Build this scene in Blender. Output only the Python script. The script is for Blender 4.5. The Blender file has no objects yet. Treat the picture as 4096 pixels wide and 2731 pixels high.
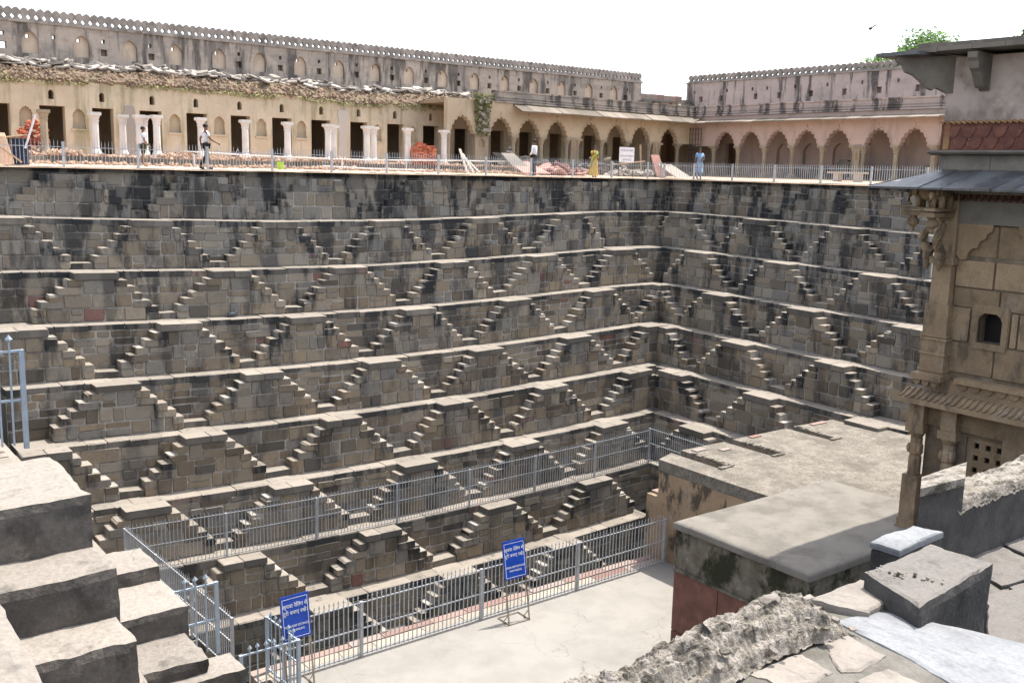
import bpy, bmesh, math, random
from mathutils import Vector, Matrix
R = random.Random(7)
rad = math.radians
pi = math.pi
sc = bpy.context.scene
col = sc.collection

# ------------------------------------------------------------------ camera
yaw, pitch, roll = rad(52.64), rad(9.769), rad(1.404)
fw = Vector((math.cos(yaw)*math.cos(pitch), math.sin(yaw)*math.cos(pitch), -math.sin(pitch)))
rt = Vector((math.sin(yaw), -math.cos(yaw), 0)); up = rt.cross(fw)
cx = math.cos(roll)*rt + math.sin(roll)*up
cy = -math.sin(roll)*rt + math.cos(roll)*up
camd = bpy.data.cameras.new('camera'); cam = bpy.data.objects.new('camera', camd); col.objects.link(cam)
camd.sensor_width = 36; camd.lens = 35.14; camd.clip_end = 2000; camd.clip_start = 0.05
cam.matrix_world = Matrix(((cx.x, cy.x, -fw.x, 0), (cx.y, cy.y, -fw.y, 0), (cx.z, cy.z, -fw.z, 0), (0, 0, 0, 1)))
sc.camera = cam
# ------------------------------------------------------------------ sky, sun, exposure
SUN_AZ, SUN_EL = rad(9), rad(69)
w = bpy.data.worlds.new('World'); sc.world = w; w.use_nodes = True
nt = w.node_tree; bg = nt.nodes['Background']
sky = nt.nodes.new('ShaderNodeTexSky'); sky.sky_type = 'NISHITA'; sky.sun_disc = False
sky.sun_elevation = SUN_EL; sky.sun_rotation = pi/2 - SUN_AZ
sky.air_density = 1.0; sky.dust_density = 2.0; sky.ozone_density = 1.0; sky.altitude = 0
hs = nt.nodes.new('ShaderNodeHueSaturation'); hs.inputs['Saturation'].default_value = 0.45
nt.links.new(sky.outputs[0], hs.inputs['Color']); nt.links.new(hs.outputs[0], bg.inputs['Color'])
bg.inputs['Strength'].default_value = 0.15
sd = bpy.data.lights.new('sun', 'SUN'); so = bpy.data.objects.new('sun', sd); col.objects.link(so)
sd.energy = 2.6; sd.angle = rad(0.6); sd.color = (1.0, 0.955, 0.88)
sdir = Vector((math.cos(SUN_AZ)*math.cos(SUN_EL), math.sin(SUN_AZ)*math.cos(SUN_EL), math.sin(SUN_EL)))
so.rotation_euler = sdir.to_track_quat('Z', 'Y').to_euler(); so.location = (10, 0, 60)
sc.view_settings.view_transform = 'Standard'; sc.view_settings.look = 'None'
sc.view_settings.gamma = 1; sc.view_settings.exposure = 1.5; sc.view_settings.use_curve_mapping = False
sc.cycles.max_bounces = 6; sc.cycles.diffuse_bounces = 4

# ------------------------------------------------------------------ materials
def ND(t, k, **kw):
    n = t.nodes.new(k)
    for a, v in kw.items(): setattr(n, a, v)
    return n
def mixc(t, fac, a, b, mode='MIX'):
    n = ND(t, 'ShaderNodeMix', data_type='RGBA', blend_type=mode)
    for idx, v in ((0, fac), (6, a), (7, b)):
        if hasattr(v, 'is_output') or isinstance(v, bpy.types.NodeSocket): t.links.new(v, n.inputs[idx])
        else: n.inputs[idx].default_value = v if idx == 0 else (v[0], v[1], v[2], 1)
    return n.outputs[2]
def mathn(t, op, a, b=None):
    n = ND(t, 'ShaderNodeMath', operation=op)
    for i, v in ((0, a), (1, b)):
        if v is None: continue
        if isinstance(v, bpy.types.NodeSocket): t.links.new(v, n.inputs[i])
        else: n.inputs[i].default_value = v
    return n.outputs[0]
def noise(t, vec, scale, detail=3, rough=.6):
    n = ND(t, 'ShaderNodeTexNoise'); n.inputs['Scale'].default_value = scale
    n.inputs['Detail'].default_value = detail; n.inputs['Roughness'].default_value = rough
    t.links.new(vec, n.inputs['Vector']); return n.outputs[0]
def smooth(t, v, a, b):
    n = ND(t, 'ShaderNodeMapRange', interpolation_type='SMOOTHSTEP')
    n.inputs[1].default_value = a; n.inputs[2].default_value = b
    t.links.new(v, n.inputs[0]); return n.outputs[0]
def scaled(t, vec, s):
    n = ND(t, 'ShaderNodeVectorMath', operation='MULTIPLY'); t.links.new(vec, n.inputs[0]); n.inputs[1].default_value = s
    return n.outputs[0]
MATS = {}
def mat(name, c1, c2=None, scale=2.0, stain=None, sscale=(1.2, 1.2, .25), sthr=(.52, .66), samt=.8, st2=None, s2scale=(.8, .8, .8), s2thr=(.55, .7), s2amt=.7,
        fine=.25, fscale=30, bump=.3, bscale=25, bdist=.01, rough=.92, rnd=.12, metal=0, spec=.25, palette=None, useobjcol=False, worn=None, wamt=.85, cracks=0, ccol=(.09, .08, .068), cw=.012):
    m = bpy.data.materials.new(name); m.use_nodes = True; t = m.node_tree
    b = t.nodes['Principled BSDF']
    pos = ND(t, 'ShaderNodeNewGeometry').outputs['Position']
    oi = ND(t, 'ShaderNodeObjectInfo')
    if palette:
        rp = ND(t, 'ShaderNodeValToRGB'); rp.color_ramp.interpolation = 'LINEAR'
        e = rp.color_ramp.elements
        while len(e) < len(palette): e.new(.5)
        for i, (p, c) in enumerate(palette): e[i].position = p; e[i].color = (*c, 1)
        t.links.new(oi.outputs['Random'], rp.inputs[0]); base = rp.outputs[0]
        if c2: base = mixc(t, smooth(t, noise(t, pos, scale), .4, .65), base, c2)
    elif c2: base = mixc(t, smooth(t, noise(t, pos, scale, 4), .35, .65), c1, c2)
    else:
        base = mixc(t, 0.0, c1, c1)
    if stain:
        f = smooth(t, noise(t, scaled(t, pos, sscale), 1.0, 5, .65), *sthr)
        a = mathn(t, 'MULTIPLY', f, samt)
        if useobjcol:
            sp = ND(t, 'ShaderNodeSeparateColor'); t.links.new(oi.outputs['Color'], sp.inputs[0])
            a = mathn(t, 'MULTIPLY', a, sp.outputs[0])
            base = mixc(t, mathn(t, 'MULTIPLY', sp.outputs[1], .75), base, (.15, .152, .153))
        base = mixc(t, a, base, stain)
    if st2:
        f = smooth(t, noise(t, scaled(t, pos, s2scale), 1.0, 5, .65), *s2thr)
        base = mixc(t, mathn(t, 'MULTIPLY', f, s2amt), base, st2)
    if worn:   # upward faces painted paler: sunlit look of the tops plus real wear
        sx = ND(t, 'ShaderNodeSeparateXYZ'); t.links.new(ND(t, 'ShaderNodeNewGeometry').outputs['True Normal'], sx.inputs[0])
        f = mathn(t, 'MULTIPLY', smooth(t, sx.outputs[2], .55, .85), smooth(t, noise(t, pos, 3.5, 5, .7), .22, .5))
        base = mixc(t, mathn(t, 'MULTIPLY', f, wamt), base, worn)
    if cracks:
        nz = ND(t, 'ShaderNodeTexNoise'); nz.inputs['Scale'].default_value = cracks*2.5; nz.inputs['Detail'].default_value = 4; t.links.new(pos, nz.inputs['Vector'])
        va = ND(t, 'ShaderNodeVectorMath', operation='MULTIPLY_ADD'); t.links.new(nz.outputs['Color'], va.inputs[0]); va.inputs[1].default_value = (.55/cracks,)*3; t.links.new(pos, va.inputs[2])
        vo = ND(t, 'ShaderNodeTexVoronoi', feature='DISTANCE_TO_EDGE'); vo.inputs['Scale'].default_value = cracks; t.links.new(va.outputs[0], vo.inputs['Vector'])
        f = mathn(t, 'SUBTRACT', 1.0, smooth(t, vo.outputs['Distance'], 0.0, cw))
        f = mathn(t, 'MULTIPLY', mathn(t, 'MULTIPLY', f, smooth(t, noise(t, pos, cracks*.9), .46, .6)), .7)
        base = mixc(t, f, base, ccol)
    if fine:
        f = noise(t, pos, fscale, 4, .7)
        v = mathn(t, 'ADD', mathn(t, 'MULTIPLY', f, 2*fine), 1 - fine)
        if rnd: v = mathn(t, 'MULTIPLY', v, mathn(t, 'ADD', mathn(t, 'MULTIPLY', oi.outputs['Random'], 2*rnd), 1 - rnd))
        cb = ND(t, 'ShaderNodeCombineColor')
        for i in range(3): t.links.new(v, cb.inputs[i])
        base = mixc(t, 1.0, base, cb.outputs[0], 'MULTIPLY')
    t.links.new(base, b.inputs['Base Color'])
    b.inputs['Roughness'].default_value = rough; b.inputs['Metallic'].default_value = metal
    b.inputs['Specular IOR Level'].default_value = spec
    if bump:
        bn = ND(t, 'ShaderNodeBump'); bn.inputs['Strength'].default_value = bump; bn.inputs['Distance'].default_value = bdist
        t.links.new(noise(t, pos, bscale, 5, .65), bn.inputs['Height']); t.links.new(bn.outputs[0], b.inputs['Normal'])
    MATS[name] = m; return m

BLACK = (.022, .022, .022)
STONE_PAL = [(0, (.115, .10, .08)), (.1, (.18, .14, .098)), (.36, (.285, .225, .155)), (.55, (.24, .195, .14)), (.72, (.195, .178, .153)), (.86, (.295, .247, .187)), (.99, (.215, .18, .138)), (.994, (.17, .085, .066)), (1, (.19, .092, .072))]
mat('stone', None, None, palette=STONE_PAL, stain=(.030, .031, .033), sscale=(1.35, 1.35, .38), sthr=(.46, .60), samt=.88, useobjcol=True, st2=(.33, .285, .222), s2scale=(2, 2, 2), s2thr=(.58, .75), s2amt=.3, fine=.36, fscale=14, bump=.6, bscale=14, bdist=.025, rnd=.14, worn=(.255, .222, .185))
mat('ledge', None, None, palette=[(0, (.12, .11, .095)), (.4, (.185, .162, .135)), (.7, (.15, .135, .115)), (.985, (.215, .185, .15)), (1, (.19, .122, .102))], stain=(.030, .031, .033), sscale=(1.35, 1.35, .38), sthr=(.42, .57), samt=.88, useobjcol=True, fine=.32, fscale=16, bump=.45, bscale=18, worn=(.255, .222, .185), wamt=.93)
mat('mortar', (.43, .395, .345), (.30, .272, .235), 1.5, stain=(.045, .046, .047), sscale=(1.35, 1.35, .38), sthr=(.46, .60), samt=.84, useobjcol=True, bump=.3)
mat('wall_yellow', (.53, .45, .34), (.46, .38, .275), .9, stain=(.25, .225, .13), sscale=(2.4, 2.4, .25), sthr=(.48, .66), samt=.75, st2=(.50, .42, .34), s2scale=(.5, .5, .7), fine=.14, fscale=9, rnd=0)
mat('wall_pink', (.47, .355, .305), (.42, .325, .285), .8, stain=(.27, .22, .19), sscale=(1.5, 1.5, .4), sthr=(.5, .7), samt=.65, fine=.1, fscale=9, rnd=0)
mat('wall_ochre', (.46, .375, .265), (.41, .33, .235), .9, stain=(.26, .21, .14), sscale=(1.6, 1.6, .5), sthr=(.52, .72), samt=.6, fine=.12, fscale=9, rnd=0)
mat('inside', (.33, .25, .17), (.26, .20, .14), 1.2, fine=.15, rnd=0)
mat('parapet', (.42, .355, .30), (.35, .30, .26), .9, stain=(.055, .052, .048), sscale=(1.6, 1.6, .3), sthr=(.47, .6), samt=.85, st2=(.20, .18, .165), s2scale=(.6, .6, 1.5), s2thr=(.46, .66), s2amt=.7, fine=.18, fscale=9, rnd=.06)
mat('parapet_pink', (.44, .36, .325), (.38, .315, .285), .9, stain=(.05, .048, .046), sscale=(1.5, 1.5, .22), sthr=(.50, .6), samt=.88, st2=(.27, .24, .22), s2scale=(.6, .6, 1.5), s2thr=(.5, .7), s2amt=.6, fine=.15, fscale=9, rnd=.06)
mat('niche', (.56, .45, .35), (.50, .40, .31), 1.2, stain=(.28, .24, .2), sscale=(2, 2, 1), samt=.4, fine=.1, rnd=0)
mat('merlon', (.33, .29, .26), (.24, .215, .195), 2.0, stain=(.07, .066, .06), sscale=(2, 2, 1.2), sthr=(.5, .68), samt=.7, fine=.2, rnd=.12)
mat('column_stone', (.33, .27, .19), (.27, .225, .165), 1.5, stain=(.16, .14, .115), sthr=(.5, .7), samt=.6, fine=.18, rnd=.06)
mat('new_column', (.66, .63, .60), (.58, .55, .52), 1.6, stain=(.45, .36, .26), sscale=(2, 2, .6), sthr=(.55, .72), samt=.5, fine=.07, rnd=.04)
mat('rubble', (.30, .215, .15), (.21, .155, .11), 3.0, stain=(.36, .36, .17), sscale=(1.6, 1.6, 3), sthr=(.55, .68), samt=.5, fine=.35, fscale=10, bump=.8, bscale=8, bdist=.05, rnd=.25)
mat('moss_edge', (.42, .40, .20), (.26, .25, .12), 4.0, fine=.35, bump=.8, bscale=10, bdist=.04)
mat('eave', None, None, palette=[(0, (.15, .125, .10)), (.5, (.22, .185, .15)), (1, (.27, .225, .185))], stain=(.12, .1, .08), sthr=(.5, .7), samt=.5, fine=.2)
mat('slab', None, None, palette=[(0, (.28, .25, .215)), (.35, (.38, .345, .305)), (.7, (.43, .39, .35)), (1, (.32, .28, .24))], fine=.18, bump=.3)
mat('debris', (.40, .27, .19), (.28, .19, .135), 9, fine=.35, fscale=14)
mat('sandy', (.66, .47, .34), (.56, .40, .28), 1.2, stain=(.42, .29, .20), sscale=(3, 3, 3), sthr=(.55, .75), samt=.5, fine=.2, fscale=12, bump=.4, bscale=12, bdist=.02)
mat('concrete', (.262, .244, .219), (.232, .216, .194), 1.2, cracks=.45, ccol=(.13, .118, .10), cw=.006, stain=(.17, .156, .137), sscale=(.55, .55, .55), sthr=(.5, .75), samt=.55, st2=(.19, .173, .15), s2scale=(4, 4, 4), s2thr=(.58, .72), s2amt=.35, fine=.14, fscale=45, bump=.25, bscale=60, bdist=.004)
mat('pink_stone', None, None, palette=[(0, (.25, .15, .125)), (.5, (.29, .20, .168)), (.8, (.27, .215, .185)), (1, (.22, .185, .168))], stain=(.22, .17, .15), sscale=(2, 2, 2), sthr=(.55, .7), samt=.5, fine=.2, fscale=30)
mat('pebble_dash', (.40, .35, .28), (.24, .205, .165), 45, fine=.45, fscale=70, bump=.8, bscale=60, bdist=.01)
mat('steel', (.46, .475, .49), (.38, .395, .41), 6, fine=.12, fscale=20, bump=0, rough=.5, metal=.15, spec=.5, rnd=.05)
mat('steel_blue', (.40, .47, .54), (.34, .40, .46), 6, fine=.1, bump=0, rough=.5, metal=.2, spec=.5, rnd=.05)
mat('stainless', (.30, .25, .21), (.42, .37, .32), 8, fine=.1, bump=0, rough=.3, metal=.8, spec=.5)
mat('sign_blue', (.008, .055, .36), (.006, .045, .30), 3, fine=.06, bump=0, rough=.35, spec=.5)
mat('white_paint', (.78, .78, .77), (.72, .72, .70), 6, fine=.05, bump=0, rough=.5)
mat('grey_text', (.30, .31, .34), fine=.05, bump=0)
mat('brick', None, None, palette=[(0, (.30, .085, .05)), (.5, (.42, .14, .08)), (.85, (.50, .19, .11)), (1, (.34, .12, .08))], fine=.2, fscale=25, rnd=.1)
mat('red_sandstone', (.185, .088, .068), (.135, .066, .052), 2.5, stain=(.25, .15, .11), sscale=(1.2, 3, 3), sthr=(.55, .68), samt=.45, st2=(.09, .055, .045), s2scale=(1.5, 1.5, .8), s2thr=(.54, .7), s2amt=.6, fine=.18, fscale=25, bump=.3, rnd=.1)
mat('red_slab', (.46, .26, .22), (.40, .22, .185), 2.5, stain=(.50, .40, .34), sscale=(3, 3, 3), sthr=(.5, .7), samt=.5, fine=.12, rnd=.1)
mat('slate', (.13, .134, .142), (.075, .078, .084), 2.4, stain=(.17, .15, .125), sscale=(3.5, 3.5, 3.5), sthr=(.52, .66), samt=.55, fine=.4, fscale=22, bump=.8, bscale=18, bdist=.03, rough=.42, spec=.6, rnd=.35)
mat('tower_stone', (.295, .212, .13), (.235, .168, .105), 2.2, stain=(.085, .07, .053), sscale=(2.2, 2.2, .9), sthr=(.5, .66), samt=.7, st2=(.37, .30, .23), s2scale=(1.3, 1.3, .6), s2thr=(.54, .7), s2amt=.6, fine=.32, fscale=16, bump=.6, bscale=18, bdist=.02, rnd=.18)
mat('tower_mortar', (.20, .155, .108), (.145, .112, .08), 3, stain=(.30, .245, .18), sscale=(1.5, 1.5, .8), sthr=(.5, .65), samt=.6, fine=.25)
mat('tower_dark', (.20, .178, .15), (.14, .126, .108), 1.8, stain=(.20, .17, .13), sscale=(2, 2, 1), sthr=(.55, .7), samt=.5, fine=.2, bump=.4, rnd=.1)
mat('tower_plaster', (.45, .375, .33), (.38, .32, .29), 1.0, stain=(.16, .125, .10), sscale=(.7, .7, .6), sthr=(.5, .66), samt=.75, fine=.12, rnd=0)
mat('tower_red', (.185, .078, .058), (.125, .055, .044), 3.5, stain=(.30, .19, .10), sscale=(5, 5, 5), sthr=(.56, .7), samt=.5, fine=.25, fscale=25, bump=.4, rnd=.08)
mat('pendant_red', (.12, .045, .03), (.08, .035, .025), 6, fine=.2)
mat('ochre_trim', (.34, .22, .10), (.22, .10, .06), 2, fine=.2, bump=.3)
mat('orange_plaster', (.37, .265, .17), (.30, .215, .14), 1.3, stain=(.05, .045, .038), sscale=(2.2, 2.2, 1.0), sthr=(.47, .6), samt=.85, st2=(.38, .31, .25), s2scale=(2, 2, 1.2), s2amt=.5, fine=.22, fscale=14, bump=.4, rnd=0)
mat('moss_plaster', (.20, .175, .14), (.13, .115, .09), 2.0, stain=(.022, .026, .012), sscale=(1.2, 1.2, .9), sthr=(.44, .58), samt=.92, st2=(.30, .27, .23), s2scale=(2.5, 2.5, 1.5), s2thr=(.58, .7), s2amt=.5, fine=.4, fscale=14, bump=.9, bscale=16, bdist=.03, rnd=0)
mat('rough_roof', (.265, .235, .195), (.19, .168, .138), 3.0, stain=(.07, .062, .05), sscale=(11, 11, 11), sthr=(.5, .66), samt=.65, st2=(.125, .11, .09), s2scale=(.9, .9, 1), s2thr=(.48, .66), s2amt=.75, fine=.4, fscale=22, bump=1, bscale=22, bdist=.05, rnd=0)
mat('cement_top', (.205, .187, .16), (.172, .156, .133), 1.4, cracks=.7, cw=.008, stain=(.115, .103, .088), sscale=(1.1, 1.1, 1), sthr=(.46, .66), samt=.65, fine=.14, fscale=30, bump=.25, rnd=0)
mat('fore_slab', (.225, .229, .237), (.175, .178, .184), 3.0, stain=(.15, .15, .15), sscale=(24, 6, 8), sthr=(.5, .64), samt=.6, fine=.34, fscale=45, bump=.5, bscale=45, bdist=.006, rnd=.1)
mat('fore_pink', (.255, .226, .196), (.215, .19, .165), 5.0, stain=(.17, .14, .12), sscale=(22, 7, 8), sthr=(.54, .66), samt=.6, fine=.26, fscale=50, bump=.5, bscale=45, bdist=.006, rnd=.1)
mat('fore_mortar', (.165, .152, .132), (.12, .11, .095), 6, stain=(.10, .09, .075), sscale=(3, 3, 3), sthr=(.55, .68), samt=.6, fine=.3, fscale=60, bump=.8, bscale=50, bdist=.01, rnd=0)
mat('fore_rubble', (.27, .24, .20), (.19, .168, .138), 9, stain=(.05, .045, .037), sscale=(4, 13, 13), sthr=(.5, .6), samt=.8, st2=(.33, .295, .26), s2scale=(12, 12, 12), s2thr=(.5, .6), s2amt=.8, fine=.45, fscale=45, bump=1, bscale=35, bdist=.03, rnd=.1)
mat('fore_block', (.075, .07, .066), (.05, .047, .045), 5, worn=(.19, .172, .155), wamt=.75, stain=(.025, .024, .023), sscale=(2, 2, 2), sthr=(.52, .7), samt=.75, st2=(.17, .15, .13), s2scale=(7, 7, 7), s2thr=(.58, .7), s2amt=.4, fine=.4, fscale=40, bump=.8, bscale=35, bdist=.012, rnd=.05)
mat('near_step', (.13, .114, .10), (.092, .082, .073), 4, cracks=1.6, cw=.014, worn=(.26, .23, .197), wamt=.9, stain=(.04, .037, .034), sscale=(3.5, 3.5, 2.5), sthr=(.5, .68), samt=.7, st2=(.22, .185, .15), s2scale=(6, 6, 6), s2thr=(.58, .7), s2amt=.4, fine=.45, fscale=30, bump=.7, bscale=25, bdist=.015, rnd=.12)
mat('leaf', None, None, palette=None) if False else None
mat('leaf', (.10, .20, .022), (.055, .125, .015), .5, fine=.3, fscale=3, bump=0, rough=.7, rnd=.1)
mat('bark', (.12, .085, .06), (.08, .06, .045), 3, bump=.5)
mat('moss', (.09, .105, .02), (.15, .15, .05), 6, fine=.4, bump=.8)
mat('wood', (.33, .235, .15), (.25, .18, .12), 4, fine=.2)
mat('skin', (.20, .105, .065), fine=.05, bump=0, rough=.6)
mat('hair', (.012, .01, .01), fine=.05, bump=0, rough=.6)
mat('cloth_white', (.74, .74, .76), (.68, .68, .70), 8, fine=.04, bump=0)
mat('cloth_dark', (.022, .022, .028), fine=.05, bump=0)
mat('cloth_olive', (.05, .055, .035), fine=.05, bump=0)
mat('cloth_navy', (.02, .03, .055), fine=.05, bump=0)
mat('cloth_yellow', (.55, .34, .03), (.62, .42, .06), 7, stain=(.30, .08, .03), sscale=(9, 9, 5), sthr=(.58, .62), samt=.8, fine=.08, bump=0)
mat('cloth_green', (.12, .22, .06), (.30, .30, .06), 9, fine=.08, bump=0)
mat('cloth_maroon', (.16, .035, .03), fine=.08, bump=0)
mat('cloth_blue', (.07, .16, .30), (.30, .42, .55), 22, fine=.06, bump=0)
mat('bucket', (.34, .62, .02), fine=.04, bump=0, rough=.45)
mat('tarp', (.02, .14, .10), fine=.1, bump=0)
mat('bird', (.05, .05, .06), (.14, .15, .18), 30, fine=.1, bump=0)
mat('dark_metal', (.07, .068, .065), (.10, .09, .08), 5, fine=.1, bump=0, rough=.6, metal=.3)
mat('water', (.03, .045, .03), fine=.1, bump=.1, rough=.08, spec=.5)
mat('earth', (.34, .25, .17), (.28, .21, .14), .5, fine=.2)

# ------------------------------------------------------------------ object helpers
ORG = {}
def link(o): col.objects.link(o); return o
def thing(name, label, cat, loc=(0, 0, 0), group=None, kind=None):
    o = bpy.data.objects.new(name, None); o.empty_display_size = .1; o.location = loc; link(o); ORG[o.name] = Vector(loc)
    tag(o, label, cat, group, kind); return o
def tag(o, label=None, cat=None, group=None, kind=None):
    if label: o['label'] = label
    if cat: o['category'] = cat
    if group: o['group'] = group
    if kind: o['kind'] = kind
    return o
def addobj(name, me, m=None, parent=None, loc=None, colr=None):
    o = bpy.data.objects.new(name, me)
    if m and not me.materials: me.materials.append(MATS[m])
    if parent is not None: o.parent = parent
    if loc is not None: o.location = Vector(loc) - (ORG[parent.name] if parent is not None else Vector())
    link(o); ORG[o.name] = ORG[parent.name] if parent is not None else Vector(loc or (0, 0, 0))
    o.color = (.35, .1, 0, 1)
    if colr is not None: o.color = (*colr, 0, 1) if isinstance(colr, tuple) else (colr, 0, 0, 1)
    return o
class MB:
    def __init__(s): s.v = []; s.f = []
    def add(s, vs, fs):
        n = len(s.v); s.v += [tuple(p) for p in vs]; s.f += [tuple(i+n for i in q) for q in fs]; return s
    def box(s, a, b):
        (x0, y0, z0), (x1, y1, z1) = a, b
        x0, x1 = min(x0, x1), max(x0, x1); y0, y1 = min(y0, y1), max(y0, y1); z0, z1 = min(z0, z1), max(z0, z1)
        return s.add([(x0, y0, z0), (x1, y0, z0), (x1, y1, z0), (x0, y1, z0), (x0, y0, z1), (x1, y0, z1), (x1, y1, z1), (x0, y1, z1)],
                     [(0, 3, 2, 1), (4, 5, 6, 7), (0, 1, 5, 4), (1, 2, 6, 5), (2, 3, 7, 6), (3, 0, 4, 7)])
    def obox(s, c, e1, e2, e3):
        c, e1, e2, e3 = map(Vector, (c, e1, e2, e3))
        p = [c+i*e1+j*e2+k*e3 for k in (-1, 1) for j in (-1, 1) for i in (-1, 1)]
        return s.add(p, [(0, 2, 3, 1), (4, 5, 7, 6), (0, 1, 5, 4), (1, 3, 7, 5), (3, 2, 6, 7), (2, 0, 4, 6)])
    def prism(s, poly, fn, d0, d1, caps=True):
        n = len(poly); vs = [fn(a, b, d0) for a, b in poly] + [fn(a, b, d1) for a, b in poly]
        fs = [(i, (i+1) % n, n+(i+1) % n, n+i) for i in range(n)]
        if caps: fs += [tuple(range(n-1, -1, -1)), tuple(range(n, 2*n))]
        return s.add(vs, fs)
    def lathe(s, prof, c=(0, 0, 0), n=8, rot=0, sx=1, sy=1):
        vs = []; fs = []
        for r, z in prof:
            for i in range(n):
                a = rot+2*pi*i/n; vs.append((c[0]+sx*r*math.cos(a), c[1]+sy*r*math.sin(a), c[2]+z))
        for k in range(len(prof)-1):
            for i in range(n):
                j = (i+1) % n; fs.append((k*n+i, k*n+j, (k+1)*n+j, (k+1)*n+i))
        fs.append(tuple(range(n-1, -1, -1))); fs.append(tuple((len(prof)-1)*n+i for i in range(n)))
        return s.add(vs, fs)
    def tube(s, pts, r, n=6, closed_ends=True):
        pts = [Vector(p) for p in pts]; rs = r if isinstance(r, (list, tuple)) else [r]*len(pts)
        vs = []; fs = []
        for k, p in enumerate(pts):
            d = (pts[min(k+1, len(pts)-1)]-pts[max(k-1, 0)]).normalized()
            a = d.cross(Vector((0, 0, 1)))
            if a.length < 1e-3: a = d.cross(Vector((0, 1, 0)))
            a.normalize(); b = d.cross(a)
            for i in range(n):
                t = 2*pi*i/n; vs.append(p+rs[k]*(math.cos(t)*a+math.sin(t)*b))
        for k in range(len(pts)-1):
            for i in range(n):
                j = (i+1) % n; fs.append((k*n+i, (k+1)*n+i, (k+1)*n+j, k*n+j))
        if closed_ends: fs.append(tuple(range(n))); fs.append(tuple((len(pts)-1)*n+i for i in range(n-1, -1, -1)))
        return s.add(vs, fs)
    def bar(s, a, b, wd, th=None, upv=(0, 0, 1)):
        a, b = Vector(a), Vector(b); d = (b-a); L = d.length; d.normalize(); upv = Vector(upv)
        x = d.cross(upv)
        if x.length < 1e-3: x = d.cross(Vector((1, 0, 0)))
        x.normalize(); y = x.cross(d); th = th or wd
        return s.obox((a+b)/2, x*wd/2, d*L/2, y*th/2)
    def ell(s, c, r, nu=8, nv=6):
        prof = [(max(1e-3, math.sin(pi*k/nv)), -math.cos(pi*k/nv)) for k in range(nv+1)]
        vs = []; fs = []
        for q, z in prof:
            for i in range(nu):
                a = 2*pi*i/nu; vs.append((c[0]+r[0]*q*math.cos(a), c[1]+r[1]*q*math.sin(a), c[2]+r[2]*z))
        for k in range(nv):
            for i in range(nu):
                j = (i+1) % nu; fs.append((k*nu+i, k*nu+j, (k+1)*nu+j, (k+1)*nu+i))
        return s.add(vs, fs)
    def mesh(s, name, org=Vector(), fix=True, smooth=False):
        me = bpy.data.meshes.new(name)
        me.from_pydata([(p[0]-org.x, p[1]-org.y, p[2]-org.z) for p in s.v], [], s.f)
        if fix:
            bm = bmesh.new(); bm.from_mesh(me); bmesh.ops.recalc_face_normals(bm, faces=bm.faces); bm.to_mesh(me); bm.free()
        if smooth: me.polygons.foreach_set('use_smooth', [True]*len(me.polygons))
        return me
    def build(s, name, m, parent=None, fix=True, smooth=False, colr=None):
        org = ORG[parent.name] if parent is not None else Vector()
        return addobj(name, s.mesh(name, org, fix, smooth), m, parent, colr=colr)
def solo(mb, name, m, label, cat, group=None, kind=None, smooth=False):
    # one-mesh top-level object with its origin at its base centre
    xs = [p[0] for p in mb.v]; ys = [p[1] for p in mb.v]; zs = [p[2] for p in mb.v]
    o = Vector(((min(xs)+max(xs))/2, (min(ys)+max(ys))/2, min(zs)))
    ob = addobj(name, mb.mesh(name, o, True, smooth), m, None, loc=o); tag(ob, label, cat, group, kind); return ob
def struct(mb, name, m, fix=True, kind='structure', label=None):
    ob = mb.build(name, m, None, fix); ob['kind'] = kind
    if label: ob['label'] = label
    return ob
def rn(a, b): return R.uniform(a, b)
def hsh(x, y=0., k=0.):
    v = math.sin(x*12.9898+y*78.233+k*37.719)*43758.5453; return v-math.floor(v)
def vnoise(x, y=0., k=0.):
    xi, yi = math.floor(x), math.floor(y); fx, fy = x-xi, y-yi; fx = fx*fx*(3-2*fx); fy = fy*fy*(3-2*fy)
    a = hsh(xi, yi, k)*(1-fx)+hsh(xi+1, yi, k)*fx; b = hsh(xi, yi+1, k)*(1-fx)+hsh(xi+1, yi+1, k)*fx
    return (a*(1-fy)+b*fy)*2-1
def fbm(x, y=0., k=0.): return vnoise(x, y, k)*.55+vnoise(x*2.1, y*2.1, k+3)*.28+vnoise(x*4.3, y*4.3, k+7)*.17

# ------------------------------------------------------------------ the well: frames and levels
Z = [-.28, -1.98, -3.64, -5.24, -6.9, -8.53, -10.25, -12.0, -13.7, -15.4, -17.1]
DA, DB, DC = 1.13, 1.17, 1.13
def sag_a(u): return .1-.27*math.sin(pi*min(1, max(0, (u-6.5)/25.))) if u < 31.5 else .1
def sag_b(u): return max(-.15, min(.1, .1-(33-u)*.018))
class Frame:
    def __init__(s, kind): s.kind = kind
    def face(s, k): return {'A': 36.5-DA*k, 'B': 37.5-DB*k, 'C': DC*k}[s.kind]
    def P(s, k, u, d, z):
        wgt = min(1, max(0, (Z[0]-z)/1.6))
        if s.kind == 'A': return (u, s.face(k)-d, z+wgt*sag_a(u))
        if s.kind == 'B': return (s.face(k)-d, u, z+wgt*sag_b(u))
        return (s.face(k)+d, u, z)
FA, FB, FC = Frame('A'), Frame('B'), Frame('C')
TR, PW, RIS = .258, .68, 7
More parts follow.
